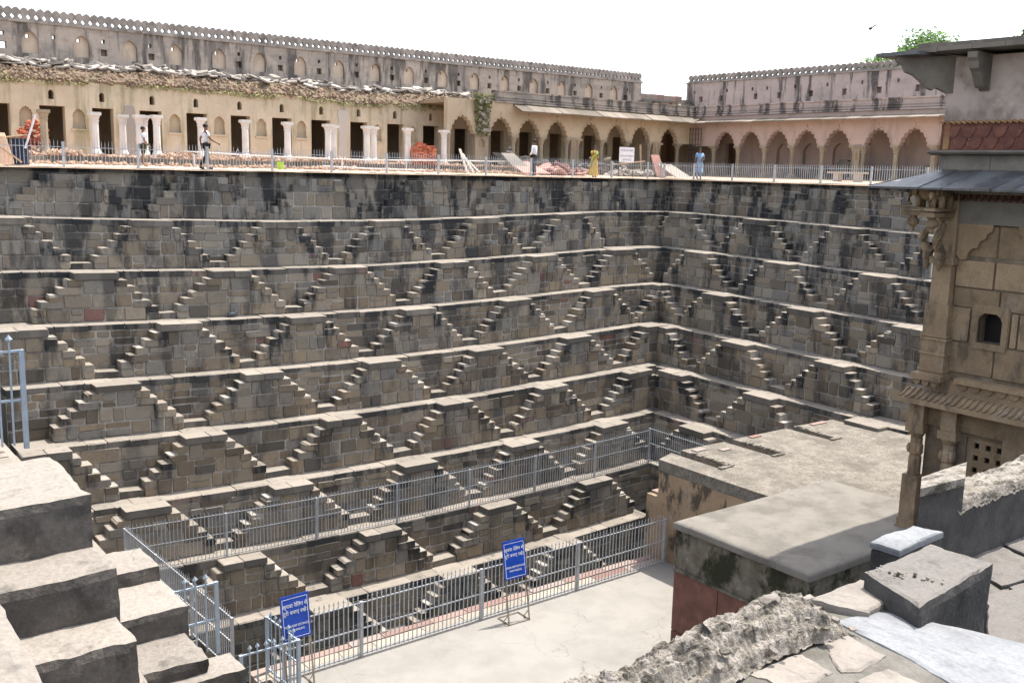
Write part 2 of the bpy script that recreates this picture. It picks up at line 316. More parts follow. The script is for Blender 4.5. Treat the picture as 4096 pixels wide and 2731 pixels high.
def stone_obj(name, fr, k, quad, d0, d1, m, parent, ch=.025, jit=.012, colr=None, cut=.034):
    # quad: 4 (u,z) corners anticlockwise; corners are cut so each stone is an irregular octagon with a chamfered face
    out = []
    n = len(quad)
    for i in range(n):
        a, p, b = Vector(quad[i-1]), Vector(quad[i]), Vector(quad[(i+1) % n])
        c1 = min(cut*rn(.3, 1.7), (a-p).length*.4); c2 = min(cut*rn(.3, 1.7), (b-p).length*.4)
        out.append(p+(a-p).normalized()*c1); out.append(p+(b-p).normalized()*c2)
    c = sum(out, Vector((0, 0)))/len(out); mb = MB(); N = len(out)
    tu, tz = rn(-jit, jit), rn(-jit, jit)
    wu = max(.05, max(p.x for p in out)-min(p.x for p in out)); wz = max(.05, max(p.y for p in out)-min(p.y for p in out))
    ring = []
    for p in out: ring.append(fr.P(k, p.x, d0, p.y))
    for p in out: ring.append(fr.P(k, p.x+rn(-.004, .004), d1-ch*rn(.6, 1.3), p.y+rn(-.004, .004)))
    for p in out:
        q = p-c; L = q.length; q = c+q*max(.3, (L-ch*1.2)/L)
        ring.append(fr.P(k, q.x, d1+tu*(q.x-c.x)/wu*2+tz*(q.y-c.y)/wz*2, q.y))
    fs = []
    for r in (0, 1):
        for i in range(N):
            j = (i+1) % N; fs.append((r*N+i, r*N+j, (r+1)*N+j, (r+1)*N+i))
    fs.append(tuple(2*N+i for i in range(N)))
    if fr.kind != 'B': fs = [tuple(reversed(f)) for f in fs]
    mb.add(ring, fs)
    return mb.build(name, m, parent, fix=False, colr=colr)

def courses(z0, z1, hmin, hmax):
    out = [z0]; z = z0
    while z1-z > hmax*1.25:
        z += rn(hmin, hmax); out.append(z)
    if z1-out[-1] > hmax: out.append((z1+out[-1])/2)
    out.append(z1); return out

def storey(fr, k, u0, u1, centers, label, stain=.6, grey=.2, proj=.57, plain=False, cap=True, wmin=.45, wmax=1.15, join_u=None):
    zt, zb = Z[k], Z[k+1]
    def sg(v): return (min(1.6, max(0, v)), min(1, max(0, grey+rn(-.3, .3))))
    H = zt-zb; ris = H/RIS
    T = thing('terrace_wall', label, 'stone wall', fr.P(k, (u0+u1)/2, 0, zb), 'tiers of stepped stone wall', 'thing')
    D = {'A': DA, 'B': DB, 'C': DC}[fr.kind]
    # mortar bed behind the stones
    mb = MB(); n = max(1, int((u1-u0)/1.2))
    for i in range(n):
        a, b = u0+(u1-u0)*i/n, u0+(u1-u0)*(i+1)/n
        mb.add([fr.P(k, a, -.012, zb-.3), fr.P(k, b, -.012, zb-.3), fr.P(k, b, -.012, zt-.06), fr.P(k, a, -.012, zt-.06)], [(0, 1, 2, 3)])
        mb.add([fr.P(k, a, -.012, zt-.06), fr.P(k, b, -.012, zt-.06), fr.P(k, b, -D-.3, zt-.06), fr.P(k, a, -D-.3, zt-.06)], [(0, 1, 2, 3)])
    mb.build('mortar_bed', 'mortar', T, colr=(min(1, stain), grey*.5))
    # coping slabs: the walkway on top of this wall
    u = u0
    dep = D+.1 if k else .6
    while u < u1-.05:
        L = rn(.5, 1.25); v = min(u+L, u1)
        if u1-v < .3: v = u1
        h = rn(.17, .25); dz = rn(-.012, .012); fd = rn(.0, .035)
        b = MB()
        vs = []
        for d in (-dep, fd):
            for (uu, zz) in ((u+.006, zt-h), (v-.006, zt-h), (v-.006, zt+dz), (u+.006, zt+dz)):
                vs.append(Vector(fr.P(k, uu, d, zz)))
        # worn front edge: an extra ring set back
        e1 = Vector(fr.P(k, v-.006, fd-.03, zt+dz)); e0 = Vector(fr.P(k, u+.006, fd-.03, zt+dz))
        vs[6] = Vector(fr.P(k, v-.006-rn(0, .03), fd+.003, zt+dz-rn(.01, .035))); vs[7] = Vector(fr.P(k, u+.006+rn(0, .03), fd+.003, zt+dz-rn(.01, .035)))
        vs += [e1, e0]
        fs = [(4, 5, 6, 7), (7, 6, 8, 9), (9, 8, 2, 3), (0, 4, 7, 9, 3), (5, 1, 2, 8, 6), (0, 1, 5, 4), (0, 3, 2, 1)]
        b.add(vs, fs)
        b.build('coping_stone', 'ledge', T, colr=sg(stain+.25+rn(-.15, .15))); u = v
    # stair pyramids
    def hw(z):
        j = math.floor((zt-z)/ris+1e-6); return PW+TR*min(5, max(0, j))+(1.0 if j >= 6 else 0)
    if not plain:
        for ci, c in enumerate(centers):
            if c+PW+5*TR+.4 < u0 or c-PW-5*TR-.4 > u1: continue
            core = MB(); prof = []
            for j in range(0 if cap else 1, 6):
                prof.append((PW+TR*j-.02, zt-j*ris-.02)); prof.append((PW+TR*j-.02, zt-(j+1)*ris-.02))
            prof.append((PW+TR*5-.02, zb-.1))
            poly = [(max(u0, c-a), z) for a, z in prof]+[(min(u1, c+a), z) for a, z in reversed(prof)]
            core.prism(poly, lambda a, b, d: fr.P(k, a, d, b), -.1, proj-.036)
            PY = core.build('stair_pyramid', 'mortar', T, colr=(min(1, stain*.8), grey*.5))
            def clampq(a, b): return max(u0, a), min(u1, b)
            # cap slabs
            if cap:
                cuts = [c-PW-rn(0, .03), c+rn(-.2, .2), c+PW+rn(0, .03)]
                if R.random() < .3: cuts = [cuts[0], cuts[2]]
                h = ris*rn(.85, 1.05)
                for a, b in zip(cuts, cuts[1:]):
                    a, b = clampq(a, b)
                    if b-a > .1: stone_obj('cap_stone', fr, k, [(a+.004, zt-h), (b-.004, zt-h), (b-.004, zt+.004), (a+.004, zt+.004)], -.15, proj+rn(.02, .05), 'ledge', PY, ch=.02, cut=.02, colr=stain*.5)
            # steps on both flanks
            inner = {}
            for sgn in (-1, 1):
                for j in range(1, 6):
                    e = PW+TR*j+rn(-.035, .035); ext = rn(.06, .22) if j % 2 else TR+rn(.02, .1)
                    i0 = e-TR-ext if j % 2 else inner[(sgn, j-1)]+.014; inner[(sgn, j)] = i0
                    a, b = (c+sgn*i0, c+sgn*e+rn(-.015, .02)); a, b = min(a, b), max(a, b); a, b = clampq(a, b)
                    if b-a < .1: continue
                    zz = zt-j*ris+rn(-.03, .02)-(rn(.04, .1) if R.random() < .06 else 0); hh = ris*(1.0 if R.random() < .6 else rn(.8, 1.0))
                    stone_obj('step', fr, k, [(a, zz-hh), (b, zz-hh), (b, zz), (a, zz)], -.1, proj+rn(-.015, .045), 'stone', PY, ch=.014, cut=.014 if R.random() < .75 else .06, colr=sg(stain+.35+rn(-.15, .3)))
            # body stones
            for j in (1, 3, 5):
                zhi = zt-j*ris+(ris*.0); zlo = zt-(j+2)*ris if j < 5 else zb+.015
                if j == 1: zhi = zt-ris+.005
                lft = c-inner[(-1, j)]+.01; rgt = c+inner[(1, j)]-.01
                lft, rgt = clampq(lft, rgt)
                u = lft
                while u < rgt-.05:
                    v = u+rn(.3, .85)
                    if rgt-v < .22: v = rgt
                    q1, q2 = rn(-.02, .02), rn(-.02, .02)
                    g = rn(.010, .026)
                    if R.random() < .2 and zhi-zlo > .4:
                        zm = zlo+(zhi-zlo)*rn(.4, .6)
                        for (za, zc) in ((zlo, zm), (zm, zhi)):
                            stone_obj('stone', fr, k, [(u+g, za+g), (v-g, za+g), (v-g, zc-g), (u+g, zc-g)], -.05, proj+rn(-.012, .014), 'stone', PY, colr=sg(stain*.8+rn(-.15, .15)))
                    else:
                        stone_obj('stone', fr, k, [(u+g, zlo+g), (v-g+q1, zlo+g), (v-g, zhi-g), (u+g+q2, zhi-g)], -.05, proj+rn(-.012, .014), 'stone', PY, colr=sg(stain*.8+rn(-.15, .15)))
                    u = v
            # lowest row beyond the last step: foot stones
            for sgn in (-1, 1):
                a, b = c+sgn*(inner[(sgn, 5)]+.005), c+sgn*(PW+TR*5+.01); a, b = min(a, b), max(a, b); a, b = clampq(a, b)
                if b-a > .1: stone_obj('stone', fr, k, [(a, zb+.005), (b, zb+.005), (b, zt-6*ris+.02), (a, zt-6*ris+.02)], -.05, proj+rn(-.015, .015), 'stone', PY, colr=sg(stain+rn(-.12, .15)))
            # landing slab between this pyramid and the next
            if ci+1 < len(centers):
                a, b = c+PW+TR*5+.015, centers[ci+1]-PW-TR*5-.015
                a, b = clampq(a, b)
                if b-a > .15: stone_obj('step', fr, k, [(a, zb+.0), (b, zb+.0), (b, zt-6*ris+rn(-.03, .01)), (a, zt-6*ris+rn(-.03, .01))], -.1, proj-rn(.0, .08), 'ledge', PY, ch=.02, cut=.03, colr=stain)
    # wall stones
    cs = courses(zb+.0, zt-.19, .24, .46)
    for ri, (za, zc) in enumerate(zip(cs, cs[1:])):
        u = u0-rn(0, .5)
        while u < u1:
            v = u+rn(wmin, wmax)*(1.25 if zc-za > .36 else .9)
            a, b = max(u, u0), min(v, u1)
            g = rn(.008, .024) if R.random() < .85 else rn(.024, .04)
            if b-a > .12:
                def ins(c): 
                    return all(abs(uu-c) < hw(zz)-.03 for uu in (a, b) for zz in (za+.01, zc-.01))
                if plain or not any(ins(c) for c in centers):
                    q1, q2 = rn(-.025, .025), rn(-.02, .02)
                    stone_obj('stone', fr, k, [(a+g, za+g+q2*.5), (b-g+q1, za+g-q2*.5), (b-g, zc-g+q2*.4), (a+g-q1*.5, zc-g-q2*.4)], -.05, rn(.0, .035) if R.random() < .9 else rn(.03, .07), 'stone', T, colr=sg(stain+rn(-.12, .12)))
            u = v
    return T

rowsA = {0: [8.7, 13.3, 18.0, 22.7, 27.45, 32.2], 1: [6.3, 11.0, 15.65, 20.33, 25.05, 29.9], 2: [8.78, 13.33, 17.99, 22.71, 27.45, 32.13], 3: [6.32, 11.09, 15.69, 20.41, 25.17, 29.89, 34.2],
         4: [8.7, 13.5, 18.16, 22.88, 27.59, 32.2], 5: [6.3, 11.01, 15.89, 20.67, 25.38, 30.2], 6: [8.79, 13.45, 18.35, 23.06, 27.74], 7: [11.29, 16.17, 21.13, 25.92], 8: [13.71, 18.67, 23.46]}
rowsB = {0: [22.4, 27.0, 31.6], 1: [20, 24.6, 29.2, 33.8], 2: [22.3, 26.98, 31.57], 3: [19.95, 24.69, 29.34, 33.3], 4: [22.36, 27.06, 31.6], 5: [20, 24.76, 29.47], 6: [22.3, 26.99], 7: [24.5]}
ORD = ['first', 'second', 'third', 'fourth', 'fifth', 'sixth', 'seventh', 'eighth', 'ninth', 'tenth']
for k in range(0, 9):
    u0 = max(5.6, DC*k); u1 = 37.5-DB*k+.07
    storey(FA, k, u0, u1, rowsA[k], '%s tier of zigzag stone steps counting down from the rim, left of the inner corner' % ORD[k], stain=[1.1, .95, .85, .75, .65, .6, .55, .55, .7][k], grey=[.6, .38, .2, .1, .05, .03, .03, .06, .2][k], proj=.33 if k == 0 else .57, cap=(k > 0))
ymin = [21, 21, 19.5, 18, 18.5, 18.5, 20.5, 22.0]
for k in range(0, 8):
    u1 = 36.5-DA*k+.07
    storey(FB, k, ymin[k], u1, rowsB[k], '%s tier of zigzag stone steps counting down from the rim, right of the inner corner' % ORD[k], stain=[1.15, 1.15, 1.0, .9, .8, .75, .7, .7][k], grey=[.45, .5, .35, .2, .12, .08, .08, .1][k], proj=.33 if k == 0 else .57, cap=(k > 0))

# ------------------------------------------------------------------ facade helpers
def arch_loop(c, hwid, z0, zs, zt, kind='point', n=10):
    pts = [(c-hwid, z0), (c+hwid, z0)]
    if kind == 'rect': return pts+[(c+hwid, zt), (c-hwid, zt)]
    m = n*4 if kind == 'cusp' else n*2
    for i in range(m+1):
        t = i/m; th = pi*t; x = math.cos(th); y = math.sin(th)
        if kind == 'point' or kind == 'cusp':
            y = (1-abs(x)**1.7)**.62
        f = 1.0
        if kind == 'cusp': f = .89+.11*abs(math.sin(n*pi*t))**.7
        pts.append((c+hwid*x*f, zs+(zt-zs)*y*f))
    return pts
def facade(mb, outline, holes, fn, d=0., reveal=.3, back=None):
    bm = bmesh.new(); ed = []
    for loop in [outline]+[h for h in holes]:
        vs = [bm.verts.new((a, b, 0)) for a, b in loop]
        for i in range(len(vs)): ed.append(bm.edges.new((vs[i], vs[(i+1) % len(vs)])))
    bmesh.ops.triangle_fill(bm, use_beauty=True, use_dissolve=False, edges=ed, normal=(0, 0, 1))
    bm.verts.index_update()
    vs = [fn(v.co.x, v.co.y, d) for v in bm.verts]; fs = [tuple(v.index for v in f.verts) for f in bm.faces]
    bm.free(); mb.add(vs, fs)
    for loop in holes:
        n = len(loop)
        mb.add([fn(a, b, d) for a, b in loop]+[fn(a, b, d-reveal) for a, b in loop], [(i, (i+1) % n, n+(i+1) % n, n+i) for i in range(n)])
    return mb
def fa(Y): return lambda u, z, d: (u, Y-d, z)
def fb(X): return lambda u, z, d: (X-d, u, z)

# ------------------------------------------------------------------ ground, court, bottom of the well
mb = MB()
for (x0, x1, y0, y1) in ((-900, 900, 52, 900), (-900, 900, -900, -14), (-900, -4, -14, 52), (56, 900, -14, 52)):
    mb.add([(x0, y0, -.6), (x1, y0, -.6), (x1, y1, -.6), (x0, y1, -.6)], [(0, 1, 2, 3)])
struct(mb, 'ground', 'earth', fix=False)
mb = MB(); N = {}
def court_z(x, y):
    d = max(y-36.5, x-37.5); return -.29+.035*max(0, min(4.5, d))+.012*vnoise(x*1.3, y*1.3, 5)
xs = [0+i for i in range(0, 37)]+[37.1]+[38+i for i in range(8)]+[56]; ys = [14+2*i for i in range(11)]+[36.1]+[37, 37.7, 38.4, 39.1, 39.8, 40.4, 42, 46, 52]
for i in range(len(xs)-1):
    for j in range(len(ys)-1):
        if xs[i] < 37.05 and ys[j] < 36.05: continue
        q = [(xs[i], ys[j]), (xs[i+1], ys[j]), (xs[i+1], ys[j+1]), (xs[i], ys[j+1])]
        mb.add([(x, y, court_z(x, y)-.03) for x, y in q], [(0, 1, 2, 3)])
struct(mb, 'court_ground', 'sandy', fix=False)
mb = MB(); mb.add([(4, 8, -16.9), (34, 8, -16.9), (34, 32, -16.9), (4, 32, -16.9)], [(0, 1, 2, 3)])
struct(mb, 'water', 'water', fix=False)

# ------------------------------------------------------------------ ruined gallery on the left (open front, back wall with doorways)
YW, YF, YU, XF, XU = 43.5, 41.0, 45.0, 44.2, 46.6
G = thing('ruined_gallery', 'roofless yellow plaster gallery with a row of dark doorways behind the white columns', 'building', (18, YW, 0))
doors = [(7.45, 8.42), (9.48, 10.43), (11.47, 12.30), (13.36, 14.28), (15.33, 16.24), (17.30, 18.20), (19.24, 20.2), (21.18, 22.16), (23.20, 24.12), (25.22, 26.15), (27.28, 28.23)]
slits = [9.94, 11.87, 13.89, 15.76, 17.72, 19.72, 21.69, 23.65, 25.65, 27.74]
nich = [8.98, 10.95, 14.83, 16.78, 18.73, 20.68, 24.67, 26.68]
top = []
u = 28.4
def wtop(u): return 3.02+.07*fbm(u*.8, 0, 1)+.05*fbm(u*3, 0, 2)-(.12 if 22.5 < u < 26 else 0)
while u > 3.2: top.append((u, wtop(u))); u -= .16
top.append((3.0, 3.05))
holes = [arch_loop((a+b)/2, (b-a)/2, .09, 2.04, 2.04, 'rect') for a, b in doors]
holes += [arch_loop(c, .105, 2.29, 2.53, 2.66, 'round', 4) for c in slits]
holes += [arch_loop(c, .26, 1.18, 1.66, 1.98, 'cusp', 7) for c in nich]
mb = MB(); facade(mb, [(3.0, -.15), (28.4, -.15)]+top, holes, fa(YW), 0, .45)
mb.build('back_wall', 'wall_yellow', G)
for c in nich:
    q = MB(); q.add([fa(YW)(a, b, -.17) for a, b in arch_loop(c, .26, 1.18, 1.66, 1.98, 'cusp', 7)], [tuple(range(2+28+1))])
    q.build('niche', 'wall_ochre', G, fix=False)
    q = MB(); q.box((c-.3, YW-.05, 1.11), (c+.3, YW+.1, 1.178)); q.build('sill', 'wall_yellow', G)
# dim rooms behind the doors
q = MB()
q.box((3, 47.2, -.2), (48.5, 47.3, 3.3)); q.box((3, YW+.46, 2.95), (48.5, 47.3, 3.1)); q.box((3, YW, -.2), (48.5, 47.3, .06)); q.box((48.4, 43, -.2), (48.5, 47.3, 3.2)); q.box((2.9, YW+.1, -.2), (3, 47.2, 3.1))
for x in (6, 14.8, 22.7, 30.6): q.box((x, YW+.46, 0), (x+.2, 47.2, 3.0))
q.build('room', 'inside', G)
q = MB(); q.box((3, 40.25, -.35), (29.2, YW, .08)); q.build('plinth', 'sandy', G)
for i in range(24):
    x = 3.4+i*1.1
    q = MB(); q.box((x, 40.08+rn(-.02, .02), -.3), (x+1.07, 40.25, .07+rn(-.01, .02))); q.build('kerb_stone', 'ledge', G)
# pale scars where plaster has fallen
for (c0, z0, z1, wd) in ((12.95, .1, 2.2, .26), (22.78, .1, 2.55, .22)):
    poly = []
    for i in range(12): poly.append((c0-wd*(1+.5*fbm(i*1.7, c0)), z0+(z1-z0)*i/11))
    for i in range(11, -1, -1): poly.append((c0+wd*(1+.5*fbm(i*1.3, c0+9)), z0+(z1-z0)*i/11))
    q = MB(); q.prism(poly, fa(YW), -.02, .03); q.build('plaster_scar', 'slab', G)
# broken roof core above the wall
q = MB(); NU = 260; rows = [(0, 0), (.02, .12), (.10, .25), (.22, .38), (.38, .5), (.62, .56), (1.0, .58), (1.5, .6)]
for i in range(NU+1):
    u = 3+28.2*i/NU
    for j, (dy, dz) in enumerate(rows):
        a = .0 if j == 0 else .10
        q.v.append((u, YW+dy+a*.8*fbm(u*2.2, j*1.9, 11)-(.02 if j else -.01), wtop(u)-.02+dz+a*fbm(u*2.6, j*1.7, 4)))
nr = len(rows)
for i in range(NU):
    for j in range(nr-1): q.f.append((i*nr+j, (i+1)*nr+j, (i+1)*nr+j+1, i*nr+j+1))
q.build('broken_roof_core', 'rubble', G)
q = MB()
for i in range(2600):
    u = rn(3.5, 31); j = R.random(); dy = .45*j; dz = .5*j**.8
    s = rn(.025, .085); c = Vector((u, YW+dy-.03, wtop(u)+dz+rn(-.02, .05)))
    a = Vector((rn(-1, 1), rn(-1, 1), rn(-1, 1))).normalized(); b = a.orthogonal().normalized(); d = a.cross(b)
    q.obox(c, a*s*rn(.7, 1.5), b*s*rn(.5, 1), d*s*rn(.4, .9))
q.build('rubble_stones', 'rubble', G, fix=False)['kind'] = 'stuff'
q = MB()
for i in range(5200):
    u = rn(3.5, 31.2)
    dens = .5+.5*vnoise(u*1.1, 0, 21)+(.9 if u > 26 else 0)
    if R.random() > dens: continue
    s = rn(.02, .055); c = Vector((u, YW-rn(0, .09), wtop(u)+rn(-.10, .06)-abs(R.gauss(0, .05 if u < 26 else .12))))
    a = Vector((rn(-1, 1), rn(-1, 1), rn(-1, .4))).normalized()*s; b = a.orthogonal().normalized()*s*.7
    q.add([c-a, c+b, c+a, c-b], [(0, 1, 2, 3)])
q.build('moss_fringe', 'moss_edge', G, fix=False)['kind'] = 'stuff'
# roof deck behind
q = MB(); q.box((3, YW+.9, 3.12), (43.9, 47.3, 3.40)); q.build('roof_deck', 'parapet', G)
# loose roof slabs heaped along the deck edge
SP = thing('slab_pile', 'long heap of broken pale roof slabs lying below the niched parapet', 'rubble heap', (18, 44.3, 3.5))
def slab_mesh(mb, c, wx, wy, th, eul):
    M = eul.to_matrix(); poly = []
    n = 6
    for i in range(n):
        a = 2*pi*(i+.5)/n; r = rn(.8, 1.1); poly.append((wx*math.copysign(abs(math.cos(a))**.6, math.cos(a))*r, wy*math.copysign(abs(math.sin(a))**.6, math.sin(a))*r))
    vs = [Vector(c)+M @ Vector((x, y, -th)) for x, y in poly]+[Vector(c)+M @ Vector((x, y, th)) for x, y in poly]
    return mb.add(vs, [tuple(range(n-1, -1, -1)), tuple(range(n, 2*n))]+[(i, (i+1) % n, n+(i+1) % n, n+i) for i in range(n)])
from mathutils import Euler
for i in range(285):
    u = 4.5+26.0*((i+rn(0, 1))/285); lay = R.random()
    y = 43.95+.85*lay+rn(-.1, .1); z = wtop(u)+.57+.20*lay+rn(0, .17)
    q = MB(); slab_mesh(q, (u, y, z), rn(.17, .42), rn(.13, .28), rn(.02, .045), Euler((rn(-.1, .5), rn(-.35, .35), rn(-1.2, 1.2)))); q.build('stone_slab', 'slab', SP, fix=False)

# ------------------------------------------------------------------ niched parapet walls with leaf-shaped merlons
PA = thing('niched_parapet', 'weathered long parapet wall with arched niches and a row of merlons, left side', 'parapet wall', (24, YU, 3.3), kind='thing')
un = [5.66, 7.63, 9.6, 11.55, 13.5, 15.46, 17.42, 19.33, 21.37, 23.39, 25.39, 27.36, 29.40, 31.42, 33.43, 35.46, 37.47, 39.52, 41.52]
un = [5.66, 7.63, 9.6, 11.55, 13.5, 15.46, 17.42, 19.33, 21.37, 23.39, 25.39, 27.36, 29.40, 31.42, 33.43, 35.46, 37.47, 39.52, 41.5]
small = [6.6, 8.6, 10.5, 12.44, 14.37, 18.34, 20.36, 22.34, 24.36, 26.36, 28.36, 30.4, 32.4, 34.4, 36.45, 38.48, 40.5, 42.6]
low = [8.6, 12.45, 14.42, 18.34, 20.36, 22.34, 24.36, 26.36, 28.36, 30.4, 32.4, 34.42, 36.45, 38.48, 40.5, 42.45]
hs_ = [arch_loop(c, .31, 4.13, 4.62, 4.99, 'point', 7) for c in un]
hs_ += [arch_loop(c, .065, 4.76, 4.9, 4.92, 'rect') for c in small]+[arch_loop(c, .13, 4.25, 4.5, 4.52, 'rect') for c in low]
mb = MB(); facade(mb, [(3, 3.2), (43.75, 3.2), (43.75, 5.33), (3, 5.33)], hs_, fa(YU), 0, .36)
mb.box((3, YU+.36, 3.2), (3.02, YU+.38, 3.22)); mb.add([(43.75, YU, 3.2), (43.75, YU+.36, 3.2), (43.75, YU+.36, 5.33), (43.75, YU, 5.33)], [(0, 1, 2, 3)])
mb.build('wall', 'parapet', PA)
for i, c in enumerate(un):
    lp = arch_loop(c, .31, 4.13, 4.62, 4.99, 'point', 7)
    hole = arch_loop(c-.07, .06, 4.74, 4.87, 4.88, 'rect')
    q = MB(); facade(q, lp, [hole] if i not in (4, 7) else [], fa(YU), -.14, .2); q.build('niche', 'niche', PA)
for c in low[1:]: q = MB(); q.box((c-.2, YU+.3, 4.2), (c+.2, YU+.34, 4.58)); q.build('hole_back', 'niche', PA)
q = MB(); q.box((3, YU-.07, 5.31), (43.8, YU+.42, 5.40)); q.build('coping', 'merlon', PA)
q = MB(); q.box((41.95, YU-.10, 3.2), (43.85, YU+.4, 5.30))
prof = [(-.147, 0), (-.147, .03), (-.055, .14), (-.147, .255), (-.150, .34), (-.125, .41), (-.075, .465), (0, .50), (.075, .465), (.125, .41), (.150, .34), (.147, .255), (.055, .14), (.147, .03), (.147, 0)]
mm = MB(); mm.prism(prof, lambda a, b, d: (a, d, b), -.08, .08); meA = mm.mesh('merlon', Vector()); meA.materials.append(MATS['merlon'])
mm = MB(); mm.prism([(a*1.25, b*.86) for a, b in prof], lambda a, b, d: (d, a, b), -.08, .08); meB = mm.mesh('merlon', Vector()); meB.materials.append(MATS['merlon'])
x = 5.0
while x < 43.7: addobj('merlon', meA, None, PA, loc=(x, YU+.16, 5.40)).rotation_euler = (rn(-.02, .02), rn(-.03, .03), 0); x += .2975
PB = thing('pierced_parapet', 'stained pink parapet wall pierced by small square holes, behind the right arcade', 'parapet wall', (XU, 34, 3.3), kind='thing')
hi = [43.3, 40.75, 38.85, 37.8, 35.88, 33.78, 31.66, 29.58]; lo = [42.77, 41.18, 38.6, 36.93, 34.8, 32.7, 30.63, 28.47]
hs_ = [arch_loop(c, .07, 4.77, 4.94, 4.96, 'rect') for c in hi]+[arch_loop(c, .14, 4.28, 4.56, 4.60, 'rect') for c in lo]
mb = MB(); facade(mb, [(22, 3.2), (43.97, 3.2), (43.97, 5.42), (22, 5.42)], hs_, fb(XU), 0, .36)
mb.add([(XU, 43.97, 3.2), (XU+.36, 43.97, 3.2), (XU+.36, 43.97, 5.42), (XU, 43.97, 5.42)], [(0, 1, 2, 3)])
mb.build('wall', 'parapet_pink', PB)
for c in lo: q = MB(); q.box((XU+.3, c-.2, 4.2), (XU+.34, c+.2, 4.7)); q.build('hole_back', 'niche', PB)
q = MB(); q.box((XU-.07, 22, 5.40), (XU+.42, 44.0, 5.48)); q.build('coping', 'merlon', PB)
y = 43.75
while y > 24: addobj('merlon', meB, None, PB, loc=(XU+.16, y, 5.48)).rotation_euler = (rn(-.03, .03), rn(-.02, .02), 0); y -= .373

# ------------------------------------------------------------------ arcades
colprof = [(.16, 0), (.16, .10), (.19, .12), (.13, .2), (.115, .3), (.11, 1.0), (.115, 1.22), (.15, 1.25), (.13, 1.3), (.18, 1.42), (.21, 1.5), (.21, 1.6)]
mm = MB(); mm.lathe(colprof, n=8, rot=pi/8); mm.box((-.2, -.2, -.02), (.2, .2, .1)); mm.box((-.22, -.22, 1.5), (.22, .22, 1.6))
def column_mesh(h):
    m_ = MB(); m_.lathe([(r, z*h/1.6) for r, z in colprof], n=8, rot=pi/8); m_.box((-.19, -.19, 0), (.19, .19, .1)); m_.box((-.21, -.21, h-.1), (.21, .21, h))
    me = m_.mesh('column', Vector()); me.materials.append(MATS['column_stone']); return me
def arcade(nm, label, fn, side, u0, u1, ub, arches, hwid, zf, zs, zt, ztop, cols, piers, m, backd, loc, backdoors):
    T = thing(nm, label, 'arcade', loc, kind='thing')
    out = [(u0, zs)]
    for c in sorted(arches):
        lp = arch_loop(c, hwid, zs-.4, zs, zt, 'cusp', 9)[2:]
        out += [(a, b) for a, b in reversed(lp)]
    out += [(u1, zs), (u1, ztop), (u0, ztop)]
    q = MB(); facade(q, out, [], fn, 0, 0)
    facade(q, out, [], fn, -.32, 0)
    n = len(out); q.add([fn(a, b, 0) for a, b in out]+[fn(a, b, -.32) for a, b in out], [(i, (i+1) % n, n+(i+1) % n, n+i) for i in range(n)])
    q.build('arch_front', m, T)
    for c in arches:   # raised rim round each arch and finial
        lp = arch_loop(c, hwid+.07, zs-.4, zs, zt+.09, 'cusp', 9)[2:]; li = arch_loop(c, hwid+.012, zs-.4, zs, zt+.02, 'cusp', 9)[2:]
        q = MB(); nn = len(lp)
        for i in range(nn-1):
            q.add([fn(*lp[i], .025), fn(*lp[i+1], .025), fn(*li[i+1], .025), fn(*li[i], .025), fn(*lp[i], 0), fn(*lp[i+1], 0), fn(*li[i+1], 0), fn(*li[i], 0)], [(0, 1, 2, 3), (0, 4, 5, 1), (2, 6, 7, 3)])
        q.prism([(c-.03, zt+.06), (c+.03, zt+.06), (c+.06, zt+.15), (c, zt+.26), (c-.06, zt+.15)], fn, 0, .035)
        q.build('arch_rim', m, T)
    me = column_mesh(zs-zf)
    for c in cols:
        addobj('column', me, None, T, loc=fn(c, zf, -.16))
    for (a, b) in piers:
        q = MB(); q.prism([(a, zf), (b, zf), (b, zs+.02), (a, zs+.02)], fn, -.36, .02); P = q.build('pier', 'column_stone', T)
        q = MB(); lp = arch_loop((a+b)/2, (b-a)*.22, zf+.95, zf+1.2, zf+1.36, 'point', 5); q.prism(lp, fn, 0, .03); q.build('niche_relief', 'tower_stone', P)
        q = MB(); q.prism([(a-.04, zs-.08), (b+.04, zs-.08), (b+.04, zs+.04), (a-.04, zs+.04)], fn, -.38, .06); q.build('capital', 'column_stone', P)
    # back wall of the verandah
    hh = [arch_loop(c, w_, z0, z1, z2, kd, 6) for (c, w_, z0, z1, z2, kd, dp) in backdoors]
    q = MB(); facade(q, [(ub, zf-.1), (u1+2.5, zf-.1), (u1+2.5, ztop), (ub, ztop)], hh, fn, -backd, .3); q.build('back_wall', m, T)
    for (c, w_, z0, z1, z2, kd, dp) in backdoors:
        if dp: q = MB(); lp = arch_loop(c, w_, z0, z1, z2, kd, 6); q.add([fn(a, b, -backd-dp) for a, b in lp], [tuple(range(len(lp)))]); q.build('niche_back', m, T, fix=False)
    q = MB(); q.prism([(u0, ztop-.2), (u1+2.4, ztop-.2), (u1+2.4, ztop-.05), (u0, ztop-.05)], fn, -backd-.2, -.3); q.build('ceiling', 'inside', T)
    q = MB(); q.prism([(u0, zf-.45), (u1+2, zf-.45), (u1+2, zf), (u0, zf)], fn, -backd, .55); q.build('plinth', 'column_stone', T)
    return T
archA = [27.94, 30.29, 32.07, 33.92, 36.24, 38.12, 39.98, 42.25]
bd = [(c, .42, .1, 1.95, 1.98, 'rect', 0) for c in (31.9, 33.8, 35.9, 38.4, 40.6)]+[(c, .3, .9, 1.4, 1.7, 'point', .2) for c in (32.9, 34.8, 37.2, 39.5)]+[(44.9, .75, .1, 1.9, 2.3, 'rect', 0), (29.6, .42, .1, 1.95, 1.98, 'rect', 0)]
